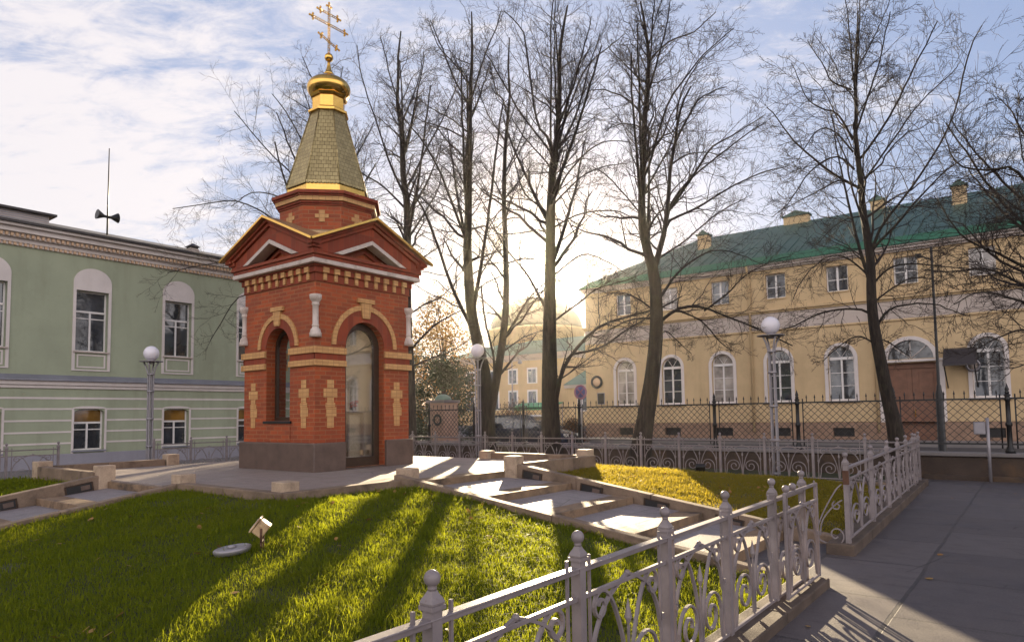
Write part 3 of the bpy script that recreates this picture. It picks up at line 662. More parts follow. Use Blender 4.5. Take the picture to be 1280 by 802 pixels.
# gables: stepped brick rakes, white inner triangle, recessed tympanum
ZG = 4.537
def gable(i):
    fn0 = face_fn(FACES[i]); fn = lambda u, z, d: fn0(u, z, d-W+0.0)     # d measured from the chapel axis
    SL = .44
    def tri_band(b, ue, zt0, zt1, d0, d1, zb=ZG):
        # band between two parallel rakes with apex heights zt0 > zt1, cut off at +-ue and at the base zb
        for s in (-1, 1):
            P = []
            if zt0-SL*ue > zb: P += [(s*ue, max(zb, zt1-SL*ue)), (s*ue, zt0-SL*ue)]
            else: P += [(s*(zt0-zb)/SL, zb)]
            P += [(0, zt0), (0, zt1)]
            if zt1-SL*ue < zb: P += [(s*(zt1-zb)/SL, zb)] + ([(s*ue, zb)] if zt0-SL*ue > zb else [])
            b.prism(P, fn, d0, d1)
    g1 = MB(); tri_band(g1, 1.285, 5.165, 4.925, .95, 1.30); g = g1.build('gable', M['brick_course'], CH, .004)
    g2 = MB(); tri_band(g2, 1.335, 5.235, 5.168, 1.15, 1.345); tri_band(g2, 1.385, 5.297, 5.238, 1.2, 1.39); g2.build('rake_moulding', M['brick_course'], g, .004)
    g3 = MB(); tri_band(g3, 1.2, 4.923, 4.845, 1.1, 1.325, ZG+.002); g3.build('white_triangle', M['white_stone'], g, .004)
    g4 = MB(); hb = (4.845-ZG)/SL; g4.prism([(-hb, ZG+.002), (hb, ZG+.002), (0, 4.843)], fn, .6, 1.05); g4.build('tympanum', M['brick'], g)
    g5 = MB(); tri_band(g5, 1.2, 4.78, 4.715, 1.03, 1.10, ZG+.003); g5.build('inner_triangle', M['brick_course'], g, .004)
    # gold roof sheet over the gable
    r_ = MB()
    for s in (-1, 1):                             # two triangular slopes meeting the neighbours in the valleys
        D = 1.455; zt = 5.337; a = [(0, 0, zt), (0, D, zt), (s*D, D, zt-SL*D)]
        bot = [fn(u, z-.035, d) for u, d, z in a]; top = [fn(u, z, d) for u, d, z in a]
        r_.add(bot+top, [(0,1,2), (3,5,4), (0,3,4,1), (1,4,5,2), (2,5,3,0)])
    r_.build('roof', M['roof_metal'], g)
    e_ = MB()
    for s in (-1, 1):
        P = [(0, 5.299), (s*1.455, 5.299-.44*1.455), (s*1.475, 5.35-.44*1.475), (0, 5.35)]
        e_.prism(P if s > 0 else P[::-1], fn, 1.457, 1.478)
    e_.build('gold_edge', M['gold'], g, .004)
for i in range(4): gable(i)
# white half columns on the four corners
def corner_column(sx, sy):
    b = MB(); s = .075; cx_, cy_ = sx*(W+.0), sy*(W+.0); q = .68
    b.lathe([(r*q, z) for r, z in [(.155,cz(3.045)),(.155,cz(3.11)),(.135,cz(3.135)),(.12,cz(3.18)),(.085,cz(3.205)),(.085,cz(3.235)),(.095,cz(3.24)),(.095,cz(3.255)),(.078,cz(3.262)),(.078,cz(3.60)),(.098,cz(3.61)),(.098,cz(3.635)),(.085,cz(3.645)),(.10,cz(3.67)),(.135,cz(3.70)),(.155,cz(3.735)),(.155,cz(3.79)),(.12,cz(3.80))]], 20, (cx_, cy_, 0))
    b.build('corner_column', M['white_stone'], CH)
for sx in (-1, 1):
    for sy in (-1, 1): corner_column(sx, sy)
# door
fn = face_fn(FACES[0]); r = RAD[0]-.003; zs = SPR[0]; rin = .335
dr = MB(); D0, D1 = -.20, -.135
ring(dr, fn, rin, r, zs, D0, D1, 26); fbox(dr, fn, -r, -rin, SILL[0], zs, D0, D1); fbox(dr, fn, rin, r, SILL[0], zs, D0, D1); fbox(dr, fn, -rin, rin, SILL[0], .90, D0, D1)
door = dr.build('door', M['bronze'], CH)
b = MB(); A = arc(rin, zs, 24); b.prism([(rin, .90)]+A+[(-rin, .90)], fn, -.172, -.166); b.build('pane', M['door_glass'], door)
b = MB(); b.tube([fn(-.40,1.55,-.135), fn(-.40,1.55,-.085), fn(-.40,1.95,-.085), fn(-.40,1.95,-.135)], .012, 8); fbox(b, fn, -.425, -.375, 1.72, 1.80, -.135, -.12); b.build('handle', M['black_iron'], door)
# windows with a deep sill
def chapel_window(i):
    fn = face_fn(FACES[i]); r = RAD[i]-.003; zs = SPR[i]; ri = r-.055; z0 = SILL[i]
    b = MB(); D0, D1 = -.24, -.18
    ring(b, fn, ri, r, zs, D0, D1, 22); fbox(b, fn, -r, -ri, z0, zs, D0, D1); fbox(b, fn, ri, r, z0, zs, D0, D1); fbox(b, fn, -ri, ri, z0, z0+.07, D0, D1)
    wn = b.build('window', M['bronze'], CH)
    b = MB(); b.prism([(ri, z0+.07)]+arc(ri, zs, 22)+[(-ri, z0+.07)], fn, -.215, -.209); b.build('pane', M['glass'], wn)
    b = MB(); fbox(b, fn, -r-.06, r+.06, z0-.05, z0-.002, -.1, .035); b.build('sill', M['black_iron'], wn, .004)
    b = MB(); fbox(b, fn, -r-.03, r+.03, ZP+.02, z0-.055, -.01, .012); b.build('apron', M['brick'], wn)
for i in (1, 2, 3): chapel_window(i)
# drum, tent roof, onion
def octa(b, prof, smooth=False, cap=True):
    c8 = 1/math.cos(math.pi/8); b.lathe([(a*c8, cz(z)) for a, z in prof], 8, (0, 0, 0), math.pi/8, smooth, cap)
b = MB(); octa(b, [(.865, 4.7), (.865, 5.635)]); dm = b.build('drum', M['brick'], CH)
b = MB(); octa(b, [(.87,5.60),(.885,5.602),(.885,5.64),(.915,5.641),(.915,5.68)]); b.build('brick_flare', M['brick_course'], dm)
b = MB(); octa(b, [(.945,5.682),(.945,5.762)]); b.build('tan_course', M['tan'], dm)
b = MB(); octa(b, [(.965,5.764),(.965,5.80),(1.005,5.802),(1.005,5.86)]); b.build('brick_rim', M['brick_course'], dm)
b = MB(); octa(b, [(.872,4.72),(.905,5.11),(.888,5.14),(.866,5.142)], cap=False); b.build('flashing', M['roof_metal'], dm)
for k in range(8):
    a = math.pi/4*k; nx, ny = math.cos(a), math.sin(a); tx, ty = -ny, nx
    f8 = lambda u, z, d: (nx*(.865+d)+tx*u, ny*(.865+d)+ty*u, cz(z))
    b = MB(); zc = 5.40
    for q in ((-.055,.055,zc-.115,zc+.115), (-.125,-.056,zc-.04,zc+.04), (.056,.125,zc-.04,zc+.04)): fbox(b, f8, q[0], q[1], q[2], q[3], -.02, .014)
    b.build('brick_cross', M['tan'], dm, .003)
b = MB(); octa(b, [(.80,5.862),(.775,5.90),(.745,5.95),(.73,6.12)]); sk = b.build('gold_skirt', M['gold'], CH)
tent = MB(); octa(tent, [(.755,6.10),(.325,7.70)]); tr = tent.build('tent_roof', M['shingle'], CH)
b = MB(); c8 = 1/math.cos(math.pi/8)
for k in range(8):
    a = math.pi/8+math.pi/4*k
    b.tube([(.757*c8*math.cos(a), .757*c8*math.sin(a), cz(6.10)), (.327*c8*math.cos(a), .327*c8*math.sin(a), cz(7.70))], .013, 6)
b.build('hip_ridge', M['shingle'], tr)
b = MB()                                          # scalloped lower edge
for k in range(8):
    a = math.pi/4*k; nx, ny = math.cos(a), math.sin(a); w8 = .757*math.tan(math.pi/8)
    for j in range(9):
        u0 = -w8+2*w8*j/9; u1 = -w8+2*w8*(j+1)/9; um = (u0+u1)/2
        P = [(u0,6.13),(u0,6.10),(um-.02,6.075),(um+.02,6.075),(u1,6.10),(u1,6.13)]
        b.prism(P, lambda u, z, d: (nx*(.752+d)-ny*u, ny*(.752+d)+nx*u, cz(z)), 0, .012)
b.build('scalloped_edge', M['shingle'], tr)
b = MB(); octa(b, [(.325,7.695),(.375,7.70),(.375,7.745),(.335,7.765),(.30,7.80),(.30,8.02),(.335,8.03),(.355,8.075),(.30,8.09)]); nk = b.build('gold_neck', M['gold'], CH)
prof = [(.28,8.03),(.345,8.085),(.40,8.155),(.428,8.235),(.424,8.30),(.385,8.375),(.315,8.43),(.235,8.475),(.16,8.515),(.118,8.55)]
P = smooth_path([(r, 0, z) for r, z in prof], 4)
b = MB(); b.lathe([(p.x, cz(p.z)) for p in P], 40); on = b.build('onion_dome', M['gold'], CH)
b = MB(); b.lathe([(.125,cz(8.548)),(.085,cz(8.60)),(.052,cz(8.68)),(.032,cz(8.78)),(.028,cz(8.86))], 20); b.build('spire', M['gold'], on)
b = MB(); b.sphere((0,0,cz(8.925)), .088, 20, 12); b.build('gold_ball', M['gold'], on)
# pierced cross, bars along the face of the doorway
cr = MB(); Zc = lambda z: cz(z)
def lattice_bar(p, q, w):
    p, q = Vector(p), Vector(q); d = (q-p); L = d.length; d.normalize(); s = Vector((1,0,0)).cross(d)
    for k in (-1, 1): cr.tube([p+s*(w*k), q+s*(w*k)], .009, 6)
    n = max(2, int(L/.05))
    for j in range(n): 
        a = p+d*(L*j/n); c = p+d*(L*(j+1)/n); k = 1 if j % 2 else -1
        cr.tube([a+s*(w*k), c-s*(w*k)], .006, 5)
def trefoil(p, d):
    p = Vector(p); d = Vector(d).normalized(); s = Vector((1,0,0)).cross(d)
    for q in (p+d*.075, p+s*.055, p-s*.055): cr.sphere(q, .024, 8, 6)
    cr.sphere(p+d*.02, .03, 8, 6)
    for q in (p+d*.075, p+s*.055, p-s*.055): cr.tube([p, q], .010, 5)
lattice_bar((0,0,Zc(9.0)), (0,0,Zc(10.02)), .022)
lattice_bar((0,-.40,Zc(9.62)), (0,.40,Zc(9.62)), .022); lattice_bar((0,-.22,Zc(9.84)), (0,.22,Zc(9.84)), .020); lattice_bar((0,-.19,Zc(9.32)), (0,.19,Zc(9.20)), .020)
trefoil((0,0,Zc(10.0)), (0,0,1))
for s in (-1, 1): trefoil((0,.39*s,Zc(9.62)), (0,s,0)); trefoil((0,.21*s,Zc(9.84)), (0,s,0)); trefoil((0,.18*s,Zc(9.26-.055*s)), (0,s,-.3*s))
cr.sphere((0,0,Zc(9.62)), .034, 10, 8)
cr.build('orthodox_cross', M['gold'], CH)
# inside: a shelf with a bunch of orange flowers
sh = thing('wall_shelf', 'pale shelf inside the chapel under the orange flowers', 'shelf', (CX+.84, CY+.02, PZ+.04))
b = MB(); b.box(-.10, .03, -.20, .20, .98, 1.0); b.build('board', M['white_stone'], sh, .004)
for s in (-1, 1):
    b = MB(); b.box(-.08, .01, s*.18-.012, s*.18+.012, 0, .979); b.build('leg', M['white_stone'], sh)
fl = thing('flower_bunch', 'small bunch of orange flowers seen through the chapel door', 'flowers', (CX+.80, CY+.0, PZ+1.04))
b = MB(); b.lathe([(.03,0),(.04,.05),(.03,.09)], 12); b.build('vase', M['white_stone'], fl)
b = MB()
for k in range(22):
    a = random.uniform(0, 6.28); q = random.uniform(0, .07); b.sphere((q*math.cos(a), q*math.sin(a), .13+random.uniform(-.03, .06)), random.uniform(.018, .03), 7, 5)
b.build('blossoms', M['flower'], fl)
# ================================================================ buildings
def holed_wall(b, P, u0, u1, z0, z1, holes, n=14):
    """wall surface with openings. P(u, z, d) -> xyz; holes: (ua, ub, za, zb, arch_rise or 0, depth)"""
    us = sorted({u0, u1, *[h[0] for h in holes], *[h[1] for h in holes]}); zs = sorted({z0, z1, *[h[2] for h in holes], *[h[3] for h in holes]})
    for i in range(len(us)-1):
        for j in range(len(zs)-1):
            uc, zc = (us[i]+us[i+1])/2, (zs[j]+zs[j+1])/2
            if any(h[0] < uc < h[1] and h[2] < zc < h[3] for h in holes): continue
            b.add([P(us[i],zs[j],0), P(us[i+1],zs[j],0), P(us[i+1],zs[j+1],0), P(us[i],zs[j+1],0)], [(0,1,2,3)])
    for ua, ub, za, zb, rise, dep in holes:
        um, hw = (ua+ub)/2, (ub-ua)/2
        if rise:
            A = [(um+hw*math.cos(math.pi*k/n), zb-rise+rise*math.sin(math.pi*k/n)) for k in range(n+1)]
            top = [(ub if k == 0 else (ua if k == n else u), zb) for k, (u, z) in enumerate(A)]
            b.quadstrip([P(u,z,0) for u, z in A], [P(u,z,0) for u, z in top])
            path = [(ub, za)]+A+[(ua, za)]
        else: path = [(ub,za), (ub,zb), (ua,zb), (ua,za)]
        path.append(path[0])
        b.quadstrip([P(u,z,0) for u, z in path], [P(u,z,-dep) for u, z in path])
def pbox(b, P, u0, u1, z0, z1, d0, d1):
    p = [P(u0,z0,d0), P(u1,z0,d0), P(u1,z0,d1), P(u0,z0,d1)]; q = [P(u0,z1,d0), P(u1,z1,d0), P(u1,z1,d1), P(u0,z1,d1)]; b.hexa(p, q)
def arch_outline(hw, z0, z1, rise, n=18): return [(-hw, z0), (hw, z0)]+[(hw*math.cos(math.pi*k/n), z1-rise+rise*math.sin(math.pi*k/n)) for k in range(n+1)]

# ---- the sage green building, facade looking east on x = GX
GX = -27.0
GB = thing('green_building', 'long two storey sage green building with white arched window surrounds', 'building', (GX, 10, 0))
PG = lambda u, z, d: (d, u-10, z)
UPC = [-14.81, -11.68, -8.55, -5.42, -2.29, .84, 3.97, 7.10, 10.23, 13.36, 16.49, 19.62]
b = MB(); holes = [(y-.535, y+.535, 4.12, 6.31, 0, .30) for y in UPC]+[(y-.50, y+.50, .60, 2.07, .14, .30) for y in UPC]
holed_wall(b, PG, -26, 24, .5, 7.55, holes)
b.add([PG(24,0,0), PG(24,0,-13), PG(24,8.3,-13), PG(24,8.3,0)], [(0,1,2,3)]); b.add([PG(-26,0,0), PG(-26,8.3,0), PG(-26,8.3,-13), PG(-26,0,-13)], [(0,1,2,3)])
b.add([PG(-26,0,-13), PG(-26,8.3,-13), PG(24,8.3,-13), PG(24,0,-13)], [(0,1,2,3)])
b.build('wall', M['green_wall'], GB, fix=False)
b = MB(); pbox(b, PG, -26, 24, 0, .5, -.3, .05); b.build('plinth', M['blue_plinth'], GB, .01)
b = MB()
for z0, z1 in ((2.40,2.47), (2.03,2.09), (1.63,1.69), (1.23,1.29), (.84,.90)):
    es = [-26]+[e for y in UPC for e in ((y-.575), (y+.575))]+[24]
    if z0 > 2.2: pbox(b, PG, -26, 24, z0, z1, -.05, .012)
    else:
        for k in range(0, len(es), 2): pbox(b, PG, es[k], es[k+1], z0, z1, -.05, .012)
b.build('plaster_band', M['pale_trim'], GB)
b = MB(); pbox(b, PG, -26, 24, 2.77, 2.88, -.05, .06); pbox(b, PG, -26, 24, 2.882, 3.03, -.05, .12); b.build('floor_moulding', M['pale_trim'], GB, .015, seg=2)
b = MB(); b.prism([(0,3.032),(.22,3.034),(.22,3.06),(0,3.24)], lambda d, z, u: PG(u, z, d), -26, 24); b.build('flashing', M['flashing'], GB)
b = MB(); pbox(b, PG, -26, 24, 7.66, 7.80, -.2, .10); pbox(b, PG, -26, 24, 7.802, 7.95, -.2, .22); pbox(b, PG, -26, 24, 7.952, 8.12, -.2, .36); pbox(b, PG, -26, 24, 8.122, 8.22, -.2, .50); pbox(b, PG, -26, 24, 7.552, 7.658, -.2, .05); b.build('cornice', M['pale_trim'], GB, .01)
d_ = MB(); y = -26
while y < 24: pbox(d_, PG, y, y+.075, 7.56, 7.655, .05, .11); pbox(d_, PG, y, y+.075, 7.82, 7.93, .22, .30); y += .15
tag(d_.build('dentil_course', M['peach_trim'], GB), kind='stuff')
b = MB(); b.prism([(.60,8.222),(.60,8.30),(-6.5,10.2),(-13.2,8.5),(-13.2,8.3)], lambda d, z, u: PG(u, z, d), -26.4, 24.4); b.build('roof', M['dark_roof'], GB)
# roof lantern box and small chimney
dm = MB(); pbox(dm, PG, -3, 9.4, 8.75, 9.25, -3.2, -1.9); dd = dm.build('dormer', M['frieze'], GB)
b = MB(); pbox(b, PG, -3.2, 9.6, 9.252, 9.33, -3.4, -1.7); b.build('dormer_roof', M['dark_roof'], dd)
b = MB()
for k in range(6): pbox(b, PG, -3, 9.38, 8.80+.08*k, 8.825+.08*k, -1.9, -1.885)
b.build('louvre', M['flashing'], dd)
b = MB(); pbox(b, PG, 14.15, 14.55, 8.5, 8.78, -1.1, -.7); ch = b.build('chimney', M['frieze'], GB)
b = MB(); b.lathe([(.34,8.86),(.05,9.02)], 4, PG(14.35, 0, -.9), math.pi/4, False); b.box(*(lambda p: (p[0]-.16, p[0]+.16, p[1]-.16, p[1]+.16, 8.782, 8.858))(PG(14.35,0,-.9))); b.build('chimney_cap', M['dark_roof'], ch)
def green_window(upper, label):
    hw, z0, z1 = (.535, 4.12, 6.31) if upper else (.50, .60, 2.07)
    w = MB()
    P0 = lambda u, z, d: (d, u, z)
    if upper:
        # white arched niche with the opening left free
        hw2 = .63; zt, zsp = 7.14, 6.60
        pbox(w, P0, -hw2, -hw-.001, 3.42, 6.312, -.02, .035); pbox(w, P0, hw+.001, hw2, 3.42, 6.312, -.02, .035)
        ol = [(-hw2, 6.314), (hw2, 6.314)]+[(hw2*math.cos(math.pi*k/20), zsp+(zt-zsp)*math.sin(math.pi*k/20)) for k in range(21)]
        w.prism(ol, P0, -.02, .035); pbox(w, P0, -hw-.001, hw+.001, 3.42, 3.47, -.02, .035)
    else:
        ol = [(-.57, 2.07), (.57, 2.07)]+[(.57*math.cos(math.pi*k/16), 2.07+.09*math.sin(math.pi*k/16)) for k in range(17)]
        pbox(w, P0, -.57, -hw-.001, .5, 2.068, -.02, .03); pbox(w, P0, hw+.001, .57, .5, 2.068, -.02, .03); w.prism(ol, P0, -.02, .03)
    o = w.build('window', M['pale_trim'], None)
    fr = MB(); D0, D1 = -.26, -.20; t = .05
    pbox(fr, P0, -hw, -hw+t, z0, z1, D0, D1); pbox(fr, P0, hw-t, hw, z0, z1, D0, D1); pbox(fr, P0, -hw+t, hw-t, z0, z0+t, D0, D1); pbox(fr, P0, -hw+t, hw-t, z1-t, z1, D0, D1)
    tz = z0+(z1-z0)*.66
    pbox(fr, P0, -hw+t, hw-t, tz-.035, tz+.035, D0, D1+.012); pbox(fr, P0, -.03, .03, z0+t, tz-.035, D0, D1+.008); pbox(fr, P0, -hw+t, -.03, tz-.26, tz-.225, D0, D1); pbox(fr, P0, .03, hw-t, tz-.26, tz-.225, D0, D1)
    fr.build('frame', M['white_frame'], o)
    b = MB(); pbox(b, P0, -hw+.02, hw-.02, z0+.02, tz, -.245, -.235)
    if upper: pbox(b, P0, -hw+.02, hw-.02, tz+.001, z1-.02, -.245, -.235)
    b.build('pane', M['pane'], o)
    if not upper: b = MB(); pbox(b, P0, -hw+.02, hw-.02, tz+.001, z1-.02, -.245, -.235); b.build('curtained_pane', M['pane_amber'], o)
    b = MB(); pbox(b, P0, -hw-.06, hw+.06, z0-.055, z0-.002, -.2, .09); b.build('sill', M['frieze'] if upper else M['flashing'], o, .006)
    if upper:
        b = MB(); pbox(b, P0, -hw, hw, 3.472, 4.06, -.02, .012); b.build('apron', M['green_wall'], o)
        b = MB()
        for q in ((-.47,.47,3.96,4.01), (-.47,.47,3.53,3.58), (-.47,-.42,3.582,3.958), (.42,.47,3.582,3.958)): pbox(b, P0, q[0], q[1], q[2], q[3], .0, .03)
        b.build('apron_frame', M['pale_trim'], o)
    return o
for up in (True, False):
    p = green_window(up, '')
    for k, y in enumerate(UPC):
        o = p if k == 0 else copy_tree(p)
        o.parent = GB; o.location = (0, y-10, 0)

# ---- horn loudspeakers on a mast over its roof
t = thing('siren_mast', 'thin dark mast carrying two horn loudspeakers on the green building roof', 'loudspeaker mast', (-29.0, 11.45, 8.62))
b = MB(); b.tube([(0,0,-.1), (0,0,3.9)], [.035, .018], 8); b.build('mast', M['black_iron'], t)
for s in (-1, 1):
    b = MB(); b.lathe([(.05,0),(.06,.10),(.20,.36),(.19,.36)], 14, (0, s*.03, 1.10), axis=Matrix.Rotation(-s*R_(84), 3, 'X')); b.build('horn', M['black_iron'], t)

# ---- the ochre building across the street, facade looking south on y = YY
YY = 38.0
YB = thing('yellow_building', 'long ochre yellow two storey building with a green metal roof', 'building', (0, YY, 0))
PY = lambda u, z, d: (u, -d, z)
WX = [-20.27+3.10*k for k in range(22)]; DOORX = WX[5]
XL, XR = -23.05, 46.0
holes = []
for k, x in enumerate(WX):
    if k == 5: holes.append((x-1.12, x+1.12, .12, 3.86, 0, .35)); holes.append((x-1.05, x+1.05, 4.05, 5.10, 1.0, .3))
    else: holes.append((x-.62, x+.62, 2.10, 4.90, .62, .28)); holes.append((x-.50, x+.50, .28, .72, 0, .3))
    holes.append((x-.52, x+.52, 7.74, 9.08, 0, .25))
b = MB(); holed_wall(b, PY, XL, XR, 1.02, 9.35, [h for h in holes if h[2] > 1.02]+[(WX[5]-1.12, WX[5]+1.12, 1.02, 3.86, 0, .35)])
b.add([PY(XL,0,0), PY(XL,9.6,0), PY(XL,9.6,-14), PY(XL,0,-14)], [(0,1,2,3)]); b.add([PY(XR,0,0), PY(XR,0,-14), PY(XR,9.6,-14), PY(XR,9.6,0)], [(0,1,2,3)])
b.add([PY(XL,0,-14), PY(XL,9.6,-14), PY(XR,9.6,-14), PY(XR,0,-14)], [(0,1,2,3)])
b.build('wall', M['yellow_wall'], YB, fix=False)
b = MB(); PP = lambda u, z, d: PY(u, z, d+.07); holed_wall(b, PP, XL-.07, XR, -.1, 1.0, [h for h in holes if h[2] < 1.02 and h[3] < 1.02]+[(WX[5]-1.12, WX[5]+1.12, .12, 1.0, 0, .4)]); b.add([PP(XL-.07,1.0,0), PP(XR,1.0,0), PP(XR,1.0,-.07), PP(XL-.07,1.0,-.07)], [(0,1,2,3)]); b.add([PP(XL-.07,-.1,0), PP(XL-.07,1.0,0), PP(XL-.07,1.0,-14), PP(XL-.07,-.1,-14)], [(0,1,2,3)])
b.build('plinth', M['stone_plinth'], YB, fix=False)
b = MB(); pbox(b, PY, XL-.03, XR, 6.05, 6.95, -.1, .035); b.build('frieze', M['frieze'], YB)
b = MB(); pbox(b, PY, XL-.1, XR, 6.952, 7.05, -.1, .10); pbox(b, PY, XL-.16, XR, 7.052, 7.16, -.1, .20); pbox(b, PY, XL-.06, XR, 5.95, 6.048, -.1, .07); b.build('string_course', M['yellow_wall'], YB, .01)
b = MB(); pbox(b, PY, XL-.1, XR, 9.352, 9.44, -.1, .12); pbox(b, PY, XL-.12, XR, 9.442, 9.56, -.1, .30); pbox(b, PY, XL-.15, XR, 9.562, 9.63, -.1, .45); b.build('cornice', M['pale_trim'], YB, .01)
# quoin strip at the free corner
b = MB(); pbox(b, PY, XL-.035, XL+.75, 1.02, 5.94, -.5, .035); b.build('corner_pilaster', M['yellow_wall'], YB)
# hipped sheet roof with a steeper bright skirt and standing seams
zr0, zr1, zr2 = 9.63, 10.18, 13.55; e0, e1 = .55, -.25
RX0 = XL-.18
b = MB(); A = [PY(RX0, zr0, .55), PY(XR, zr0, .55), PY(XR, zr1, -.25), PY(XL+.25, zr1, -.25)]; b.add(A, [(0,1,2,3)]); b.add([PY(RX0, zr0, .55), PY(XL+.25, zr1, -.25), PY(XL+.25, zr1, -13.75), PY(RX0, zr0, -14.55)], [(0,1,2,3)]); b.build('roof_skirt', M['green_gutter'], YB)
b = MB(); hx = XL+5.2
b.add([PY(XL+.25, zr1, -.25), PY(XR, zr1, -.25), PY(XR, zr2, -7), PY(hx, zr2, -7)], [(0,1,2,3)]); b.add([PY(XL+.25, zr1, -.25), PY(hx, zr2, -7), PY(XL+.25, zr1, -13.75)], [(0,1,2)]); b.add([PY(XL+.25, zr1, -13.75), PY(hx, zr2, -7), PY(XR, zr2, -7), PY(XR, zr1, -13.75)], [(0,1,2,3)])
rf = b.build('roof', M['green_roof'], YB)
b = MB(); x = XL+.9
while x < XR:
    k = min(1, max(.02, (x-XL-.25)/(hx-XL-.25))); b.tube([PY(x, zr1+.02, -.25), PY(x, zr1+(zr2-zr1)*k+.02, -.25-6.75*k)], .022, 4); x += .62
b.build('standing_seam', M['green_roof'], rf)
for x, d, h, w_ in ((-16.6, -4.4, .75, .7), (-11.5, -7.0, .35, 1.5), (-6.9, -7.0, .4, .7), (-2.7, -5.0, .85, .65), (4.2, -5.0, 1.0, .9)):
    zb = zr1+(zr2-zr1)*min(1, (-d-.25)/6.75)
    b = MB(); pbox(b, PY, x-w_/2, x+w_/2, zb-.5, zb+h, d-.3, d+.3); c_ = b.build('chimney', M['yellow_wall'], YB, .02)
    b = MB(); pbox(b, PY, x-w_/2-.08, x+w_/2+.08, zb+h+.002, zb+h+.1, d-.38, d+.38); b.prism([(x-w_/2, zb+h+.102), (x+w_/2, zb+h+.102), (x, zb+h+.38)], lambda u, z, q: PY(u, z, q), d-.3, d+.3); b.build('chimney_cap', M['green_roof'], c_)
def yellow_window(kind, pane='pane'):
    P0 = lambda u, z, d: (u, -d, z)
    w = MB(); fr = MB(); pn = MB(); t = .06
    if kind == 'main':
        hw, z0, z1, rise = .62, 2.10, 4.90, .62; D0, D1 = -.24, -.17
        zs = z1-rise
        pbox(w, P0, -hw-.17, -hw-.001, z0, zs, -.03, .055); pbox(w, P0, hw+.001, hw+.17, z0, zs, -.03, .055)
        A = [(hw*math.cos(math.pi*k/18)*1.001, zs+rise*math.sin(math.pi*k/18)) for k in range(19)]; B = [((hw+.17)*math.cos(math.pi*k/18), zs+(rise+.17)*math.sin(math.pi*k/18)) for k in range(19)]
        for k in range(18): w.prism([A[k], B[k], B[k+1], A[k+1]], P0, -.03, .055)
        o = w.build('window', M['pale_trim'], None)
        pbox(fr, P0, -hw, -hw+t, z0, zs, D0, D1); pbox(fr, P0, hw-t, hw, z0, zs, D0, D1); pbox(fr, P0, -hw+t, hw-t, z0, z0+.09, D0, D1); pbox(fr, P0, -hw+t, hw-t, zs-.08, zs+.06, D0, D1+.04); pbox(fr, P0, -.045, .045, z0+.09, zs-.08, D0, D1+.01)
        Ai = [((hw-t)*math.cos(math.pi*k/18), zs+(rise-t)*math.sin(math.pi*k/18)) for k in range(19)]
        for k in range(18): fr.prism([Ai[k], A[k], A[k+1], Ai[k+1]], P0, D0, D1)
        for s in (-1, 1):
            for k in (1, 2): zz = z0+.09+(zs-z0-.17)*k/3; pbox(fr, P0, min(s*.045, s*(hw-t)), max(s*.045, s*(hw-t)), zz-.016, zz+.016, D0, D1-.01)
            a = math.pi/2+s*.55; fr.tube([(0, .20, zs+.05), (math.cos(a)*(hw-t), .20, zs+math.sin(a)*(rise-t))], .018, 4)
        fr.build('frame', M['white_frame'], o)
        pn.prism([(-hw+.02, z0+.03), (hw-.02, z0+.03)]+[((hw-.03)*math.cos(math.pi*k/18), zs+(rise-.03)*math.sin(math.pi*k/18)) for k in range(19)], P0, -.225, -.215); pn.build('pane', M[pane], o)
        b = MB(); pbox(b, P0, -hw-.22, hw+.22, z0-.09, z0-.002, -.2, .13); b.build('sill', M['pale_trim'], o, .01)
    elif kind == 'upper':
        hw, z0, z1 = .52, 7.74, 9.08; D0, D1 = -.21, -.15
        pbox(w, P0, -hw-.07, -hw-.001, z0-.06, z1+.06, -.03, .02); pbox(w, P0, hw+.001, hw+.07, z0-.06, z1+.06, -.03, .02); pbox(w, P0, -hw-.001, hw+.001, z1+.001, z1+.06, -.03, .02); pbox(w, P0, -hw-.001, hw+.001, z0-.06, z0-.001, -.03, .05)
        o = w.build('window', M['yellow_wall'], None)
        pbox(fr, P0, -hw, -hw+t, z0, z1, D0, D1); pbox(fr, P0, hw-t, hw, z0, z1, D0, D1); pbox(fr, P0, -hw+t, hw-t, z0, z0+t, D0, D1); pbox(fr, P0, -hw+t, hw-t, z1-t, z1, D0, D1); pbox(fr, P0, -.05, .05, z0+t, z1-t, D0, D1+.01)
        for s in (-1, 1): pbox(fr, P0, min(s*.05, s*(hw-t)), max(s*.05, s*(hw-t)), z0+.60, z0+.64, D0, D1-.01)
        fr.build('frame', M['white_frame'], o); pbox(pn, P0, -hw+.02, hw-.02, z0+.02, z1-.02, -.195, -.185); pn.build('pane', M[pane], o)
    else:
        pbox(w, P0, -.5, .5, .28, .72, -.16, -.12); o = w.build('basement_window', M['black_iron'], None)
    return o
pm = {k: yellow_window('main', k) for k in ('pane', 'pane_curtain')}; pu = {k: yellow_window('upper', k) for k in ('pane', 'pane_curtain')}; pb = yellow_window('base'); used = set()
def put(p, x):
    o = p if p.name not in used else copy_tree(p)
    used.add(p.name); o.parent = YB; o.location = (x, 0, 0)
for k, x in enumerate(WX):
    if k != 5: put(pm['pane_curtain' if k in (2, 0) else 'pane'], x); put(pb, x)
    put(pu['pane_curtain' if k in (1, 6) else 'pane'], x)
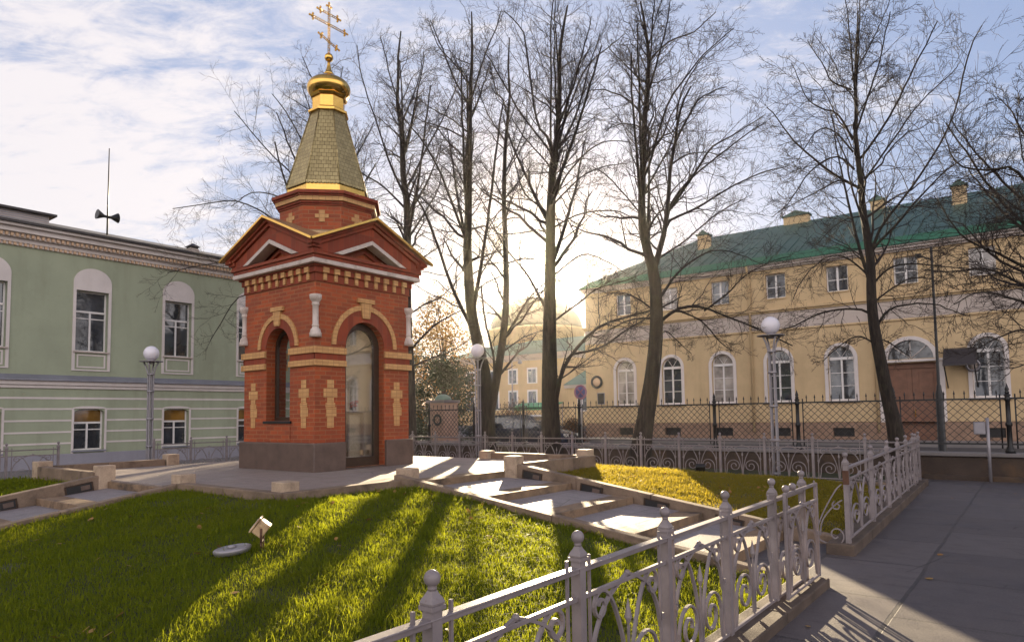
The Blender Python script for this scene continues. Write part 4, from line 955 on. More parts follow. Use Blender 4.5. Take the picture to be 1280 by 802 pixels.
# the entrance
x = DOORX
d_ = MB(); pbox(d_, PY, x-1.12, x-.004, .12, 3.6, -.34, -.26); pbox(d_, PY, x+.004, x+1.12, .12, 3.6, -.34, -.26); pbox(d_, PY, x-1.12, x+1.12, 3.602, 3.86, -.34, -.2)
pbox(d_, PY, x-.05, x+.05, .12, 3.6, -.36, -.342); door = d_.build('door', M['oak'], YB, .004)
b = MB()
for s in (-1, 1):
    for z0, z1 in ((.35,1.05), (1.2,2.3), (2.45,3.45)):
        u0, u1 = x+s*.56-.34, x+s*.56+.34
        for q in ((u0,u1,z0,z0+.06), (u0,u1,z1-.06,z1), (u0,u0+.06,z0+.06,z1-.06), (u1-.06,u1,z0+.06,z1-.06)): pbox(b, PY, q[0], q[1], q[2], q[3], -.26, -.235)
b.build('panel_moulding', M['oak'], door)
b = MB(); b.tube([PY(x+.08,1.25,-.26), PY(x+.08,1.25,-.19), PY(x+.08,1.6,-.19), PY(x+.08,1.6,-.26)], .02, 6); b.build('handle', M['gold'], door)
b = MB(); pbox(b, PY, x-1.4, x-1.121, .12, 3.9, -.03, .06); pbox(b, PY, x+1.121, x+1.4, .12, 3.9, -.03, .06); pbox(b, PY, x-1.4, x+1.4, 3.902, 4.02, -.03, .12); b.build('door_surround', M['pale_trim'], YB, .01)
fr = MB()
for k in range(14):
    a0, a1 = math.pi*k/14, math.pi*(k+1)/14; f = lambda r, a: (x+r*math.cos(a), 4.06+.98*r/1.05*math.sin(a)); fr.prism([f(.98,a0), f(1.18,a0), f(1.18,a1), f(.98,a1)], PY, -.2, .05)
for a in (.75, 1.57, 2.4): fr.tube([PY(x, 4.08, -.17), PY(x+.98*math.cos(a), 4.06+.92*math.sin(a), -.17)], .025, 4)
fl = fr.build('fanlight', M['pale_trim'], YB)
b = MB(); b.prism([(x+1.0*math.cos(math.pi*k/16), 4.055+.95*math.sin(math.pi*k/16)) for k in range(17)], PY, -.22, -.21); b.build('pane', M['pane'], fl)
# canopy of sheet metal over the step beside the door
b = MB(); b.prism([(0,3.86),(1.5,3.55),(1.5,3.62),(.75,4.35),(0,4.45)], lambda d, z, u: PY(u, z, d), x+1.45, x+2.7); cn = b.build('canopy', M['dark_roof'], YB)
b = MB()
for u in (x+1.5, x+2.65): b.tube([PY(u, 2.6, .02), PY(u, 3.55, 1.4)], .03, 6)
b.build('bracket', M['black_iron'], cn)
# downpipes and small wall fittings
for xx in (WX[2]+1.7, WX[4]+1.62):
    b = MB(); b.tube([PY(xx, .5, .12), PY(xx, 8.9, .12), PY(xx, 9.3, .32), PY(xx, 9.6, .5)], .065, 8); b.build('downpipe', M['yellow_wall'], YB)
def ring_sign(name, label, cat, x, z, r, m, m2):
    t = thing(name, label, cat, (x, YY-.06, z)); ax = Matrix.Rotation(R_(90), 3, 'X')
    b = MB(); b.lathe([(r*.66,0),(r,.0),(r,.05),(r*.66,.05),(r*.66,0)], 24, axis=ax, cap=False); b.build('rim', m, t)
    b = MB(); b.lathe([(1e-3,.01),(r*.65,.01),(r*.65,.03),(1e-3,.03)], 24, axis=ax, cap=False); b.build('face', m2, t); return t
ring_sign('wall_emblem', 'round dark ring emblem near the corner of the yellow building', 'wall emblem', -22.27, 3.62, .42, M['black_iron'], M['peach_trim'])
ring_sign('wall_clock', 'round grey disc fixed to the yellow wall beside the entrance', 'wall disc', -2.25, 3.60, .30, M['chrome_grey'], M['frieze'])
t = thing('wall_plaque', 'dark rectangular plaque below the ring emblem on the yellow wall', 'plaque', (-22.0, YY-.04, 2.56)); b = MB(); b.box(-.26,.26,-.02,.02,-.37,.37); b.build('board', M['blue_plinth'], t, .01); b = MB(); b.box(-.22,.22,-.024,-.02,-.33,.33); b.build('face', M['black_iron'], t)

# ---- domed building far behind, with its annexe
FY = 80.0
DB = thing('domed_building', 'distant pale yellow building with green roof and wide grey dome', 'building', (-59.5, FY, 0))
PD = lambda u, z, d: (u, -d, z)
b = MB(); b.box(-16, 9.2, 0, 24, -.1, 9.4); b.build('wall', M['yellow_wall'], DB)
b = MB(); b.box(-16.1, 9.3, -.08, 24, 9.402, 9.75); b.box(-16.5, 9.7, -.5, 24.4, 9.752, 10.3); b.build('cornice', M['frieze'], DB)
b = MB(); b.add([(-16.7,-.7,10.3),(9.9,-.7,10.3),(9.9,24.6,10.3),(-16.7,24.6,10.3),(-7.2,5,12.9),(7.6,5,12.9),(7.6,19,12.9),(-7.2,19,12.9)], [(0,1,5,4),(1,2,6,5),(2,3,7,6),(3,0,4,7),(4,5,6,7)]); b.build('roof', M['pale_green_roof'], DB)
b = MB(); b.lathe([(7.9,12.4),(7.9,14.9),(8.2,15.0),(8.2,15.4),(7.7,15.5)], 48, (-5.8,12,0)); dm = b.build('drum', M['yellow_wall'], DB)
b = MB(); b.lathe([(7.6*math.cos(a), 15.4+5.6*math.sin(a)) for a in [k*math.pi/2/14 for k in range(14)]]+[(.6,21.0)], 48, (-5.8,12,0)); b.build('dome', M['dome_grey'], DB)
for x_ in (-13.5, -10.0, -5.2, -1.7, 1.8, 5.3):
    for z0, z1 in ((2.4,4.9), (6.2,8.1)):
        w = MB(); w.box(x_-.9, x_+.9, -.05, .1, z0-.15, z1+.25); wo = w.build('window', M['white_frame'], DB); w = MB()
        for u in (x_-.66, x_+.04): w.box(u, u+.62, -.07, -.052, z0, z1)
        w.build('pane', M['pane'], wo)
AN = thing('annexe', 'low pale yellow wing with green roof beside the domed building', 'building', (-46.6, 77, 0))
b = MB(); b.box(-3.2, 8, 0, 10, -.1, 5.4); b.build('wall', M['yellow_wall'], AN); b = MB(); b.add([(-3.6,-.4,5.45),(8.4,-.4,5.45),(8.4,10.4,5.45),(-3.6,10.4,5.45),(-1.5,4,8.2),(8.4,4,8.2)], [(0,1,5,4),(3,2,5,4),(0,4,3)]); b.build('roof', M['pale_green_roof'], AN)
b = MB(); b.box(-3.5,8.3,-.3,0,5.0,5.44); b.build('cornice', M['frieze'], AN)
for u in (-.8, 2.4, 5.6):
    w = MB(); w.box(u-.8, u+.8, -.05, .1, 1.9, 4.3); wo = w.build('window', M['white_frame'], AN); w = MB()
    for q in (u-.62, u+.06): w.box(q, q+.56, -.07, -.052, 2.05, 4.1)
    w.build('pane', M['pane'], wo)
# ================================================================ railings
def spiral(cx, cz_, r0, r1, a0, turns, n=26):
    return [(cx+(r0+(r1-r0)*(k/n)**.8)*math.cos(a0+2*math.pi*turns*k/n), cz_+(r0+(r1-r0)*(k/n)**.8)*math.sin(a0+2*math.pi*turns*k/n)) for k in range(n+1)]
def make_panel_meshes():
    """one bay of the scroll railing, unit length, heights above the kerb"""
    b = MB(); Y = lambda q: (q[0], 0, q[1])
    def bar(pts, r=.0098, fl=1.0, n=4): b.tube([Y(p) for p in pts], r, n, False, fl, ref=(0, 1, 0))
    def sm(pts, k=5): return [(p.x, p.y) for p in smooth_path([(u, w, 0) for u, w in pts], k)]
    for s in (0, 1):
        m = (lambda p: p) if s == 0 else (lambda p: (1-p[0], p[1]))
        bar([m((.10,.03)), m((.10,.90))], .0095)
        # lower scroll: foot, up the outer side, over and in
        foot = sm([(.125,.045),(.145,.13),(.150,.235)], 4); bar([m(p) for p in foot[:-1]+spiral(.315,.245,.165,.035,math.pi,-1.55,34)], .0105, 1.35)
        # pointed arch
        bar([m(p) for p in sm([(.105,.36),(.15,.50),(.26,.63),(.40,.70),(.5,.735)], 5)], .0105, 1.3)
        # fan stem ending in the upper scroll
        bar([m(p) for p in sm([(.49,.06),(.475,.22),(.43,.42),(.345,.60),(.27,.685)], 5)[:-1]+spiral(.205,.625,.085,.022,.75,1.35,26)], .0105, 1.3)
        b.box(*( (.088,.112) if s == 0 else (.888,.912) ), -.018, .018, .40, .435)
    bar([(.5,.03),(.5,.46)], .0085); b.lathe([(.004,.46),(.020,.50),(.016,.53),(.002,.60)], 6, (.5,0,0), smooth=False)
    b.sphere((.5,0,.735), .018, 8, 6)
    me = b.build('scroll_panel', M['grey_iron'], None); mesh = me.data; bpy.data.objects.remove(me); return mesh
PANEL = make_panel_meshes()
def post_mesh():
    b = MB(); b.box(-.026,.026,-.026,.026,0,.925); o = b.build('post', M['grey_iron']); m1 = o.data; bpy.data.objects.remove(o)
    b = MB(); b.box(-.036,.036,-.036,.036,.926,.943); b.lathe([(.046,.944),(.048,.952),(.040,.966),(.026,.982),(.016,.998),(.014,1.007)], 4, rot=math.pi/4, smooth=False); o = b.build('finial', M['grey_iron']); 
    m2 = o.data; bpy.data.objects.remove(o)
    b = MB(); b.lathe([(.017,.995),(.018,1.004)]+[(max(.003,.0315*math.sin(math.pi*k/12)), 1.038-.0315*math.cos(math.pi*k/12)) for k in range(2,13)], 18); o = b.build('ball', M['grey_iron']); m3 = o.data; bpy.data.objects.remove(o)
    return m1, m2, m3
PM = post_mesh()
def child(name, mesh, parent, loc=(0,0,0), scale=(1,1,1)):
    o = bpy.data.objects.new(name, mesh); C.objects.link(o); o.parent = parent; o.location = loc; o.scale = scale; return o
def railing(label, p, q, S, z, bays=True, group='grey scroll railings round the chapel garden', nofirst=False, nolast=False):
    """posts at distances S along p -> q"""
    p = Vector(p); q = Vector(q); a = math.atan2(q.y-p.y, q.x-p.x)
    t = thing('railing', label, 'railing', (p.x, p.y, z), a, group)
    for k, s in enumerate(S):
        if (nofirst and k == 0) or (nolast and k == len(S)-1): continue
        o = child('post', PM[0], t, (s, 0, 0)); child('finial', PM[1], o); child('ball', PM[2], o)
    for i in range(len(S)-1):
        L = S[i+1]-S[i]; child('scroll_panel', PANEL, t, (S[i], 0, .04), (L, 1, 1))
    b = MB(); b.box(S[0], S[-1], -.021, .021, .868, .888); b.box(S[0], S[-1], -.028, .028, .888, .897); b.build('top_rail', M['grey_iron'], t, .004, seg=2)
    b = MB(); b.box(S[0], S[-1], -.012, .012, .735, .758); b.build('middle_rail', M['grey_iron'], t, .003)
    b = MB(); b.box(S[0], S[-1], -.012, .012, .065, .088); b.build('bottom_rail', M['grey_iron'], t, .003)
    return t
KZ = .085-.085
YP = [-1.15, -.15, .85, 1.845, 2.851, 3.831, 4.823, 5.897, 6.803]
railing('ball topped grey scroll railing between the green lawn and the pavement', (-1.8, 0), (-1.8, 1), YP, .015)
def gate(label, x, y0, L, z):
    t = thing('gate_leaf', label, 'gate', (x, y0, z), R_(90)); 
    b = MB()
    for u in (.0, L): b.box(u-.014, u+.014, -.012, .012, .06, .925)
    for z0, z1 in ((.065,.088), (.76,.783), (.905,.932)): b.box(0, L, -.013, .013, z0, z1)
    b.build('frame', M['grey_iron'], t, .003)
    child('scroll_panel', PANEL, t, (-.05*L, 0, .055), (L*1.1, 1, 1))
    for u in (.05, .25): child('ball', PM[2], t, (u, 0, -.075))
    return t
gate('grey gate leaf without posts folded open along the railing beside the broad steps', -1.71, 5.93, 1.02, .03)
SR = [0, 1.85, 3.45, 4.78, 6.0, 7.2, 8.3]
rr = railing('grey scroll railing along the shaded pavement, starting with a rusty post', (-1.79, 8.62), (-2.06, 16.95), SR, .09)
b = MB(); Yp = lambda u, z: (0.0, u, z)
def sm3(pts, k=6): return smooth_path(pts, k)
def sc_(path): b.tube([Yp(u, z) for u, z in path], .010, 4, False, 1.3, ref=(1,0,0))
sc_([(p.x, p.y) for p in smooth_path([(.05,.70,0),(.12,.62,0),(.26,.36,0),(.335,.14,0),(.31,.05,0),(.20,.005,0)], 6)]+[(.13+.10*math.cos(-math.pi/2-k*.42)*(1-k/22), .115+.11*math.sin(-math.pi/2-k*.42)*(1-k/22)) for k in range(1, 18)])
sc_([(p.x, p.y) for p in smooth_path([(.30,.10,0),(.27,.27,0),(.15,.44,0),(.05,.52,0)], 6)]); sc_(spiral(.11,.45,.055,.015,1.2,-1.2,18))
b.build('scroll_bracket', M['grey_iron'], rr)
b = MB(); b.box(-.030,.030,-.030,.030,.70,.86); b.build('rust_patch', M['rust'], rr)
XB = [2.03-.0]+[2.958+1.055*k for k in range(16)]
railing('long grey scroll railing behind the dry lawn, before the bare trees', (0, 16.2), (-1, 16.2), XB, .07)
railing('short grey railing in front of the green building, near the narrower steps', (-19.7, 6.77), (-19.7, 0), [0, 1.1, 2.27, 3.4, 4.5, 5.6], .06)
railing('grey railing in front of the green building, between the lamp post and the chapel', (-19.7, 9.13), (-19.7, 20), [0, 1.06, 2.17, 3.25, 4.3, 5.4, 6.5], .06)

# ---------------------------------------------------------------- dark wall with the black lattice fence
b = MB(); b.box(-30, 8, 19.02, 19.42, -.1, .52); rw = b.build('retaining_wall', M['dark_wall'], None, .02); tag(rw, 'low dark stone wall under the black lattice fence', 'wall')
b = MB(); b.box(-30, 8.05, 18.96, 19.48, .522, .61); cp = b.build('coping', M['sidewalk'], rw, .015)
FE = thing('lattice_fence', 'tall black iron fence of diagonal lattice with spear tops on the dark wall', 'fence', (0, 19.2, .61))
def fence_post():
    b = MB(); b.lathe([(.10,0),(.10,.06),(.075,.10),(.055,.16),(.05,.60),(.068,.62),(.068,.68),(.048,.70),(.046,1.18),(.062,1.20),(.062,1.25),(.045,1.28),(.07,1.31),(.055,1.34)], 10); p = b.build('post', M['black_iron'], FE)
    b = MB(); b.lathe([(.035,1.34),(.05,1.38),(.03,1.41),(.045,1.44),(.004,1.58)], 8); b.build('spear', M['black_iron'], p); return p
def fence_bay(L):
    b = MB(); z0, z1 = .20, 1.24
    for u in (.14, L-.14): b.tube([(u,0,.1), (u,0,1.34)], .016, 5)
    for z in (z0, z1): b.box(0, L, -.018, .018, z-.02, z+.02)
    u0, u1 = .14, L-.14; st = .178; hgt = z1-z0; n = int((u1-u0+hgt)/st)+1
    for k in range(n):
        for s in (0, 1):
            c = -hgt+st*k+.05; a, e = c, c+hgt
            za, ze = z0, z1
            if a < 0: za = z0-a; a = 0
            if e > u1-u0: ze = z1-(e-(u1-u0)); e = u1-u0
            if e <= a: continue
            p, q = (u0+a, za), (u0+e, ze)
            if s: p, q = (L-p[0], p[1]), (L-q[0], q[1])
            b.tube([(p[0], (s-.5)*.014, p[1]), (q[0], (s-.5)*.014, q[1])], .0085, 4, False, cap=False)
    u = .24
    k = 0
    while u < L-.1:
        hh = 1.42; b.lathe([(.011,z1),(.011,hh-.07),(.022,hh-.05),(.002,hh+.03)], 5, (u,0,0), smooth=False); u += .205; k += 1
    return b.build('lattice_panel', M['black_iron'], FE)
pp = fence_post(); bb = fence_bay(2.287)
for k in range(-3, 12):
    x = -.53-2.287*k
    o = pp if k == -3 else copy_tree(pp); o.parent = FE; o.location = (x, 0, 0)
    if k < 11: o = bb if k == -3 else copy_tree(bb); o.parent = FE; o.location = (x-2.287, 0, 0)

# ---------------------------------------------------------------- globe lamps
def make_lamp():
    t = thing('globe_lamp', '', 'street lamp', group='globe lamps in the chapel garden')
    b = MB()
    for k in range(4):
        a = math.pi/4+math.pi/2*k; c, s = math.cos(a), math.sin(a)
        b.tube([(r*c, r*s, z) for r, z in ((.10,0),(.075,.25),(.072,2.85),(.085,3.05),(.13,3.22),(.205,3.38))], .022, 8)
    for z in (.12, .9, 1.7, 2.5, 3.0): b.lathe([(.10,z),(.105,z+.01),(.105,z+.035),(.10,z+.045)], 12, cap=True)
    b.build('pole', M['chrome_grey'], t)
    b = MB(); b.lathe([(.16,3.385),(.315,3.39),(.32,3.402),(.31,3.41),(.16,3.415)], 24); b.lathe([(.09,3.33),(.10,3.44),(.06,3.47)], 14); b.build('ring_plate', M['chrome_grey'], t)
    b = MB(); b.sphere((0,0,3.64), .215, 28, 16); b.build('globe', M['globe'], t)
    b = MB(); b.lathe([(.17,-.1),(.17,.03),(.12,.06)], 12); b.build('base', M['sidewalk'], t)
    return t
lp = make_lamp()
for k, (x, y, z, lab) in enumerate(((-4.95,16.62,.03,'globe lamp on a slim grey pole in front of the yellow building'), (-14.13,16.62,.06,'globe lamp on a slim grey pole between the chapel and the forked tree trunk'), (-20.6,9.42,-.05,'globe lamp on a grey pole in front of the green building'))):
    o = lp if k == 0 else copy_tree(lp); o.location = (x, y, z); o['label'] = lab

# ---------------------------------------------------------------- small fittings
t = thing('floodlight', 'small rusty cream floodlight tilted up at the chapel from the lawn', 'floodlight', (-5.78, 3.68, float(H(-5.78, 3.68))), R_(140))
b = MB(); b.tube([(0,0,-.05),(0,0,.08)], .02, 8); b.tube([(-.075,.0,.20),(-.075,0,.08),(.075,0,.08),(.075,0,.20)], .012, 6); b.build('bracket', M['rust'], t)
h = empty('housing_pivot', (0,0,0)); bpy.data.objects.remove(h)
ax = Matrix.Rotation(R_(38), 3, 'X')
def rot_box(b, x0, x1, y0, y1, z0, z1, piv=(0,0,.19)):
    v = [(x0,y0,z0),(x1,y0,z0),(x1,y1,z0),(x0,y1,z0),(x0,y0,z1),(x1,y0,z1),(x1,y1,z1),(x0,y1,z1)]; v = [tuple(ax @ Vector(p)+Vector(piv)) for p in v]
    b.hexa(v[:4], v[4:])
b = MB(); rot_box(b, -.075,.075,-.05,.06,-.07,.07); ho = b.build('housing', M['cream_metal'], t, .012, seg=2)
b = MB(); rot_box(b, -.085,.085,.062,.078,-.08,.08); b.build('bezel', M['cream_metal'], ho, .004)
b = MB(); rot_box(b, -.065,.065,.079,.082,-.06,.06); b.build('lens', M['lens'], ho)
z = float(H(-5.93, 3.47)); t = thing('round_cover', 'flat grey round cover lying in the grass beside the floodlight', 'cover', (-5.93, 3.47, z+.05)); t.rotation_euler = (R_(5), R_(-4), 0)
b = MB(); b.lathe([(.15,-.04),(.165,-.01),(.165,.006),(.15,.014),(.13,.014),(.125,.008)], 28); b.build('disc', M['chrome_grey'], t); b = MB(); b.lathe([(.04,.009),(.035,.03),(.01,.034)], 16); b.build('knob', M['chrome_grey'], t)
t = thing('floodlight', 'small black floodlight on the dry lawn by the back railing', 'floodlight', (-6.45, 15.75, float(H(-6.45, 15.75))), R_(20))
b = MB(); b.tube([(0,0,-.05),(0,0,.1)], .02, 6); b.build('bracket', M['black_iron'], t); ax = Matrix.Rotation(R_(30), 3, 'X')
b = MB(); rot_box(b, -.11,.11,-.06,.06,-.08,.08); b.build('housing', M['black_iron'], t, .015); b = MB(); rot_box(b, -.10,.10,.061,.07,-.07,.07); b.build('lens', M['pane'], t)
# thin post with a meter box at the end of the pavement
t = thing('box_post', 'thin grey post with a small meter box at the end of the pavement', 'post', (-.90, 18.55, 0)); 
b = MB(); b.tube([(0,0,-.05), (0,0,1.42)], .035, 8); b.build('post', M['chrome_grey'], t); b = MB(); b.box(-.26,-.04,-.07,.07,1.05,1.33); bx = b.build('box', M['chrome_grey'], t, .012); b = MB(); b.box(-.235,-.065,-.076,-.0705,1.08,1.30); b.build('lid', M['chrome_grey'], bx, .003)
# tall dark street pole
t = thing('street_pole', 'tall thin dark pole with a thicker foot behind the black fence', 'pole', (-1.93, 20.1, .10))
b = MB(); b.lathe([(.13,0),(.13,.15),(.095,.18),(.085,1.9),(.06,2.0),(.055,2.1),(.035,2.15),(.028,5.6),(.02,5.65)], 12); b.build('pole', M['black_iron'], t); b = MB(); b.lathe([(.16,.0),(.16,.10),(.15,.12)], 12); b.build('base', M['peach_trim'], t)
b = MB(); b.tube([(0,0,5.3),(-.25,0,5.45)], .018, 6); b.box(-.36,-.22,-.06,.06,5.40,5.50); b.build('arm', M['black_iron'], t)
# far street lamps and traffic sign
def far_lamp(x, y, h, label):
    t = thing('street_lamp', label, 'street lamp', (x, y, 0), group='tall street lamps beyond the fence'); b = MB(); b.tube([(0,0,0),(0,0,h*.6),(0,0,h)], [.09,.06,.045], 8); b.build('pole', M['chrome_grey'], t)
    b = MB(); b.tube(smooth_path([(0,0,h),(.05,0,h+.35),(.45,0,h+.5),(.9,0,h+.3)], 5), .03, 6); b.build('arm', M['chrome_grey'], t); b = MB(); b.lathe([(.06,.28),(.22,.02),(.18,-.06),(.05,-.1)], 12, (.9,0,h)); b.build('lantern', M['chrome_grey'], t); return t
far_lamp(-37.2, 48.5, 6.2, 'slim street lamp with curved arm in front of the domed building')
t = thing('traffic_sign', 'round faded prohibition sign on a thin pole by the yellow building corner', 'traffic sign', (-14.6, 23.6, 0)); ax = Matrix.Rotation(R_(90), 3, 'X')
b = MB(); b.tube([(0,0,0),(0,0,2.75)], .03, 8); b.build('pole', M['chrome_grey'], t); b = MB(); b.lathe([(.30,0),(.30,.02),(.22,.021),(.22,0)], 28, (0,-.03,2.5), axis=ax, cap=False); b.build('rim', M['sign_purple'], t); b = MB(); b.lathe([(1e-3,.0),(.219,.0),(.219,.018),(1e-3,.018)], 28, (0,-.03,2.5), axis=ax, cap=False); b.build('face', M['sign_blue'], t)
b = MB(); 
for s in (-1, 1):
    c, q = math.cos(s*math.pi/4), math.sin(s*math.pi/4); b.hexa([(-.2*c-.025*q,-.055,2.5-.2*q+.025*c),(.2*c-.025*q,-.055,2.5+.2*q+.025*c),(.2*c-.025*q,-.0495,2.5+.2*q+.025*c),(-.2*c-.025*q,-.0495,2.5-.2*q+.025*c)], [(-.2*c+.025*q,-.055,2.5-.2*q-.025*c),(.2*c+.025*q,-.055,2.5+.2*q-.025*c),(.2*c+.025*q,-.0495,2.5+.2*q-.025*c),(-.2*c+.025*q,-.0495,2.5-.2*q-.025*c)])
b.build('bar', M['sign_purple'], t)
t = thing('awning', 'small bright green awning on posts beyond the street', 'awning', (-36.5, 52, 0)); b = MB(); b.prism([(0,2.7),(1.6,2.3),(1.6,2.0),(1.55,2.0),(1.55,2.26),(0,2.64)], lambda d, z, u: (u, -d, z), -2.2, 2.4); b.build('sheet', M['banner_green'], t); b = MB()
for u in (-2.1, 2.3): b.tube([(u,-1.5,0),(u,-1.5,2.25)], .04, 6); b.tube([(u,0,0),(u,0,2.6)], .04, 6)
b.build('frame', M['chrome_grey'], t)
# brick gate pillar with a pale dome cap
t = thing('gate_pillar', 'stout brick gate pillar with a pale dome cap beyond the black fence', 'gate pillar', (-21.1, 22.4, 0), 0)
b = MB(); b.box(-.48,.48,-.48,.48,0,2.2); b.build('shaft', M['pillar'], t, .02); b = MB(); b.box(-.55,.55,-.55,.55,2.202,2.32); b.build('capstone', M['sidewalk'], t, .015); b = MB(); b.lathe([(.38*math.cos(a), 2.32+.27*math.sin(a)) for a in [k*math.pi/2/8 for k in range(8)]]+[(.02,2.59)], 24); b.build('dome_cap', M['pale_green_roof'], t)
b = MB(); A = Matrix.Rotation(R_(90), 3, 'X'); b.lathe([(.20,0),(.26,.03),(.20,.06),(.15,.03),(.20,0)], 20, (.12,-.48,1.45), axis=A, cap=False); b.build('wreath', M['black_iron'], t)

# ---------------------------------------------------------------- parked cars on the street
def car(label, loc, rz, paint, suv):
    t = thing('parked_car', label, 'car', loc, rz, 'cars parked beyond the black fence')
    Hh = 1.62 if suv else 1.46; L = 2.25; Wd = .90
    sec = [(-L,.34,.62,.80,.72),(-L+.10,.26,.90,.88,.80),(-1.35,.22,1.0,.9,.86),(-.2,.22,.98,.9,.87),(1.1,.22,.95,.9,.86),(1.75,.24,.88,.88,.80),(L-.08,.30,.72,.82,.72),(L,.36,.60,.74,.66)]
    b = MB(); prof = []
    for x, zb, zt, wb, wt in sec: prof.append([(x,-wb*.96,zb),(x,-wb,zb+.22),(x,-wt,zt-.03),(x,-wt*.85,zt),(x,wt*.85,zt),(x,wt,zt-.03),(x,wb,zb+.22),(x,wb*.96,zb)])
    for i in range(len(prof)-1): b.quadstrip(prof[i]+[prof[i][0]], prof[i+1]+[prof[i+1][0]], True)
    b.add(prof[0], [tuple(range(8))]); b.add(prof[-1], [tuple(range(8))]); b.build('body', paint, t, .03, seg=2)
    b = MB(); R1 = [(-2.02 if suv else -1.75,.98), (-1.72 if suv else -1.2,Hh-.06), (-1.4 if suv else -.85,Hh), (.25,Hh), (.45,Hh-.05), (1.18,.96)]
    lo = [(x, s*(.80 if z < 1.1 else .62), z) for s in (-1,) for x, z in R1]; hi = [(x, .80 if z < 1.1 else .62, z) for x, z in R1]
    b.quadstrip(lo, hi, True); b.add(lo, [tuple(range(6))]); b.add(hi, [tuple(range(6))]); cab = b.build('cabin', paint, t, .03, seg=2)
    b = MB()
    for s in (-1, 1):
        y = lambda z: s*(.805-(z-.98)*.18/(Hh-.98)*1.55 if False else (.80+(.62-.80)*(z-.97)/(Hh-.06-.97))+.006)
        for P in ([(-1.85 if suv else -1.55,1.02),(-.45,1.02),(-.45,Hh-.10),(-1.62 if suv else -1.15,Hh-.12)], [(-.37,1.02),(.98,1.02),(.42,Hh-.11),(-.37,Hh-.10)]): b.add([(x, y(z), z) for x, z in P], [(0,1,2,3)])
    b.add([(.52,-.58,Hh-.10),(.52,.58,Hh-.10),(1.14,.74,1.0),(1.14,-.74,1.0)], [(0,1,2,3)]); b.add([(-1.76 if suv else -1.28,-.58,Hh-.12),(-1.76 if suv else -1.28,.58,Hh-.12),(-2.03 if suv else -1.74,.72,1.02),(-2.03 if suv else -1.74,-.72,1.02)], [(0,1,2,3)])
    b.build('glazing', M['pane'], cab)
    for x in (-1.38, 1.38):
        for s in (-1, 1):
            w = MB(); ax = Matrix.Rotation(R_(90), 3, 'X'); w.lathe([(.18,-.11),(.31,-.11),(.335,-.07),(.335,.07),(.31,.11),(.18,.11)], 24, (x, s*.82, .335), axis=ax, cap=False); ty = w.build('wheel', M['rubber'], t)
            w = MB(); w.lathe([(.02,.08),(.19,.09),(.19,-.09),(.02,-.08)], 16, (x, s*.82, .335), axis=ax); w.build('rim', M['wheel_rim'], ty)
    for s in (-1, 1):
        b = MB(); b.box(L-.16, L-.02, s*.60-.14, s*.60+.14, .62, .76); b.build('headlight', M['lens'], t, .02); b = MB(); b.box(-L-.01, -L+.10, s*.66-.10, s*.66+.10, .66, .86); b.build('tail_light', M['red_lens'], t, .02)
        b = MB(); b.box(.72, .86, min(s*.82, s*1.0), max(s*.82, s*1.0), .98, 1.10); b.build('mirror', paint, t, .02)
    return t
car('dark blue car parked right behind the black fence', (-18.7, 25.6, 0), R_(8), M['car_dark'], True)
car('silver car further off behind the dark one', (-25.4, 34.0, 0), R_(8), M['car_silver'], False)
car('dark hatchback parked further along, seen beside the forked tree trunk', (-29.5, 36.5, 0), R_(175), M['car_dark'], False)
# ================================================================ trees
TREES = []
TREES.append((-18.39,17.80,[
 ([-0.01,-0.43,-0.05,3.11,-0.13,5.21,-0.12,8.24,-0.14,9.78,-0.26,10.55,-0.29,11.33,-0.31,12.36,-0.46,13.43,-0.43,14.53,-0.43,15.42,-0.33,16.37],0.252,0.030),
 ([-0.20,9.94,-0.62,10.87,-0.92,11.65,-1.29,12.91,-1.75,14.23,-1.96,15.44],0.074,0.022),
 ([-0.17,10.15,0.23,10.86,0.63,11.63,1.15,12.56,1.62,13.65,1.84,14.59],0.074,0.022),
 ([-0.28,12.83,0.09,13.83,0.40,14.77,0.65,15.78],0.059,0.019),
 ([-0.31,13.14,-0.67,14.47,-0.92,15.80],0.059,0.019),
 ([-0.14,9.41,-0.99,10.26,-1.90,10.89,-2.51,11.98],0.074,0.022),
 ([-0.12,8.24,0.52,9.40,0.98,10.23,1.20,11.31],0.074,0.022),
 ([-0.13,5.36,0.50,5.80,1.04,6.04,1.86,6.84],0.059,0.019),
 ([-0.08,4.01,0.79,4.90,1.55,5.34,2.45,5.62],0.074,0.019),
 ([-0.05,3.41,0.64,3.70,1.38,3.93,2.28,4.42],0.059,0.018),
 ([-0.12,7.33,0.66,7.68,1.42,8.22],0.059,0.018),
]))
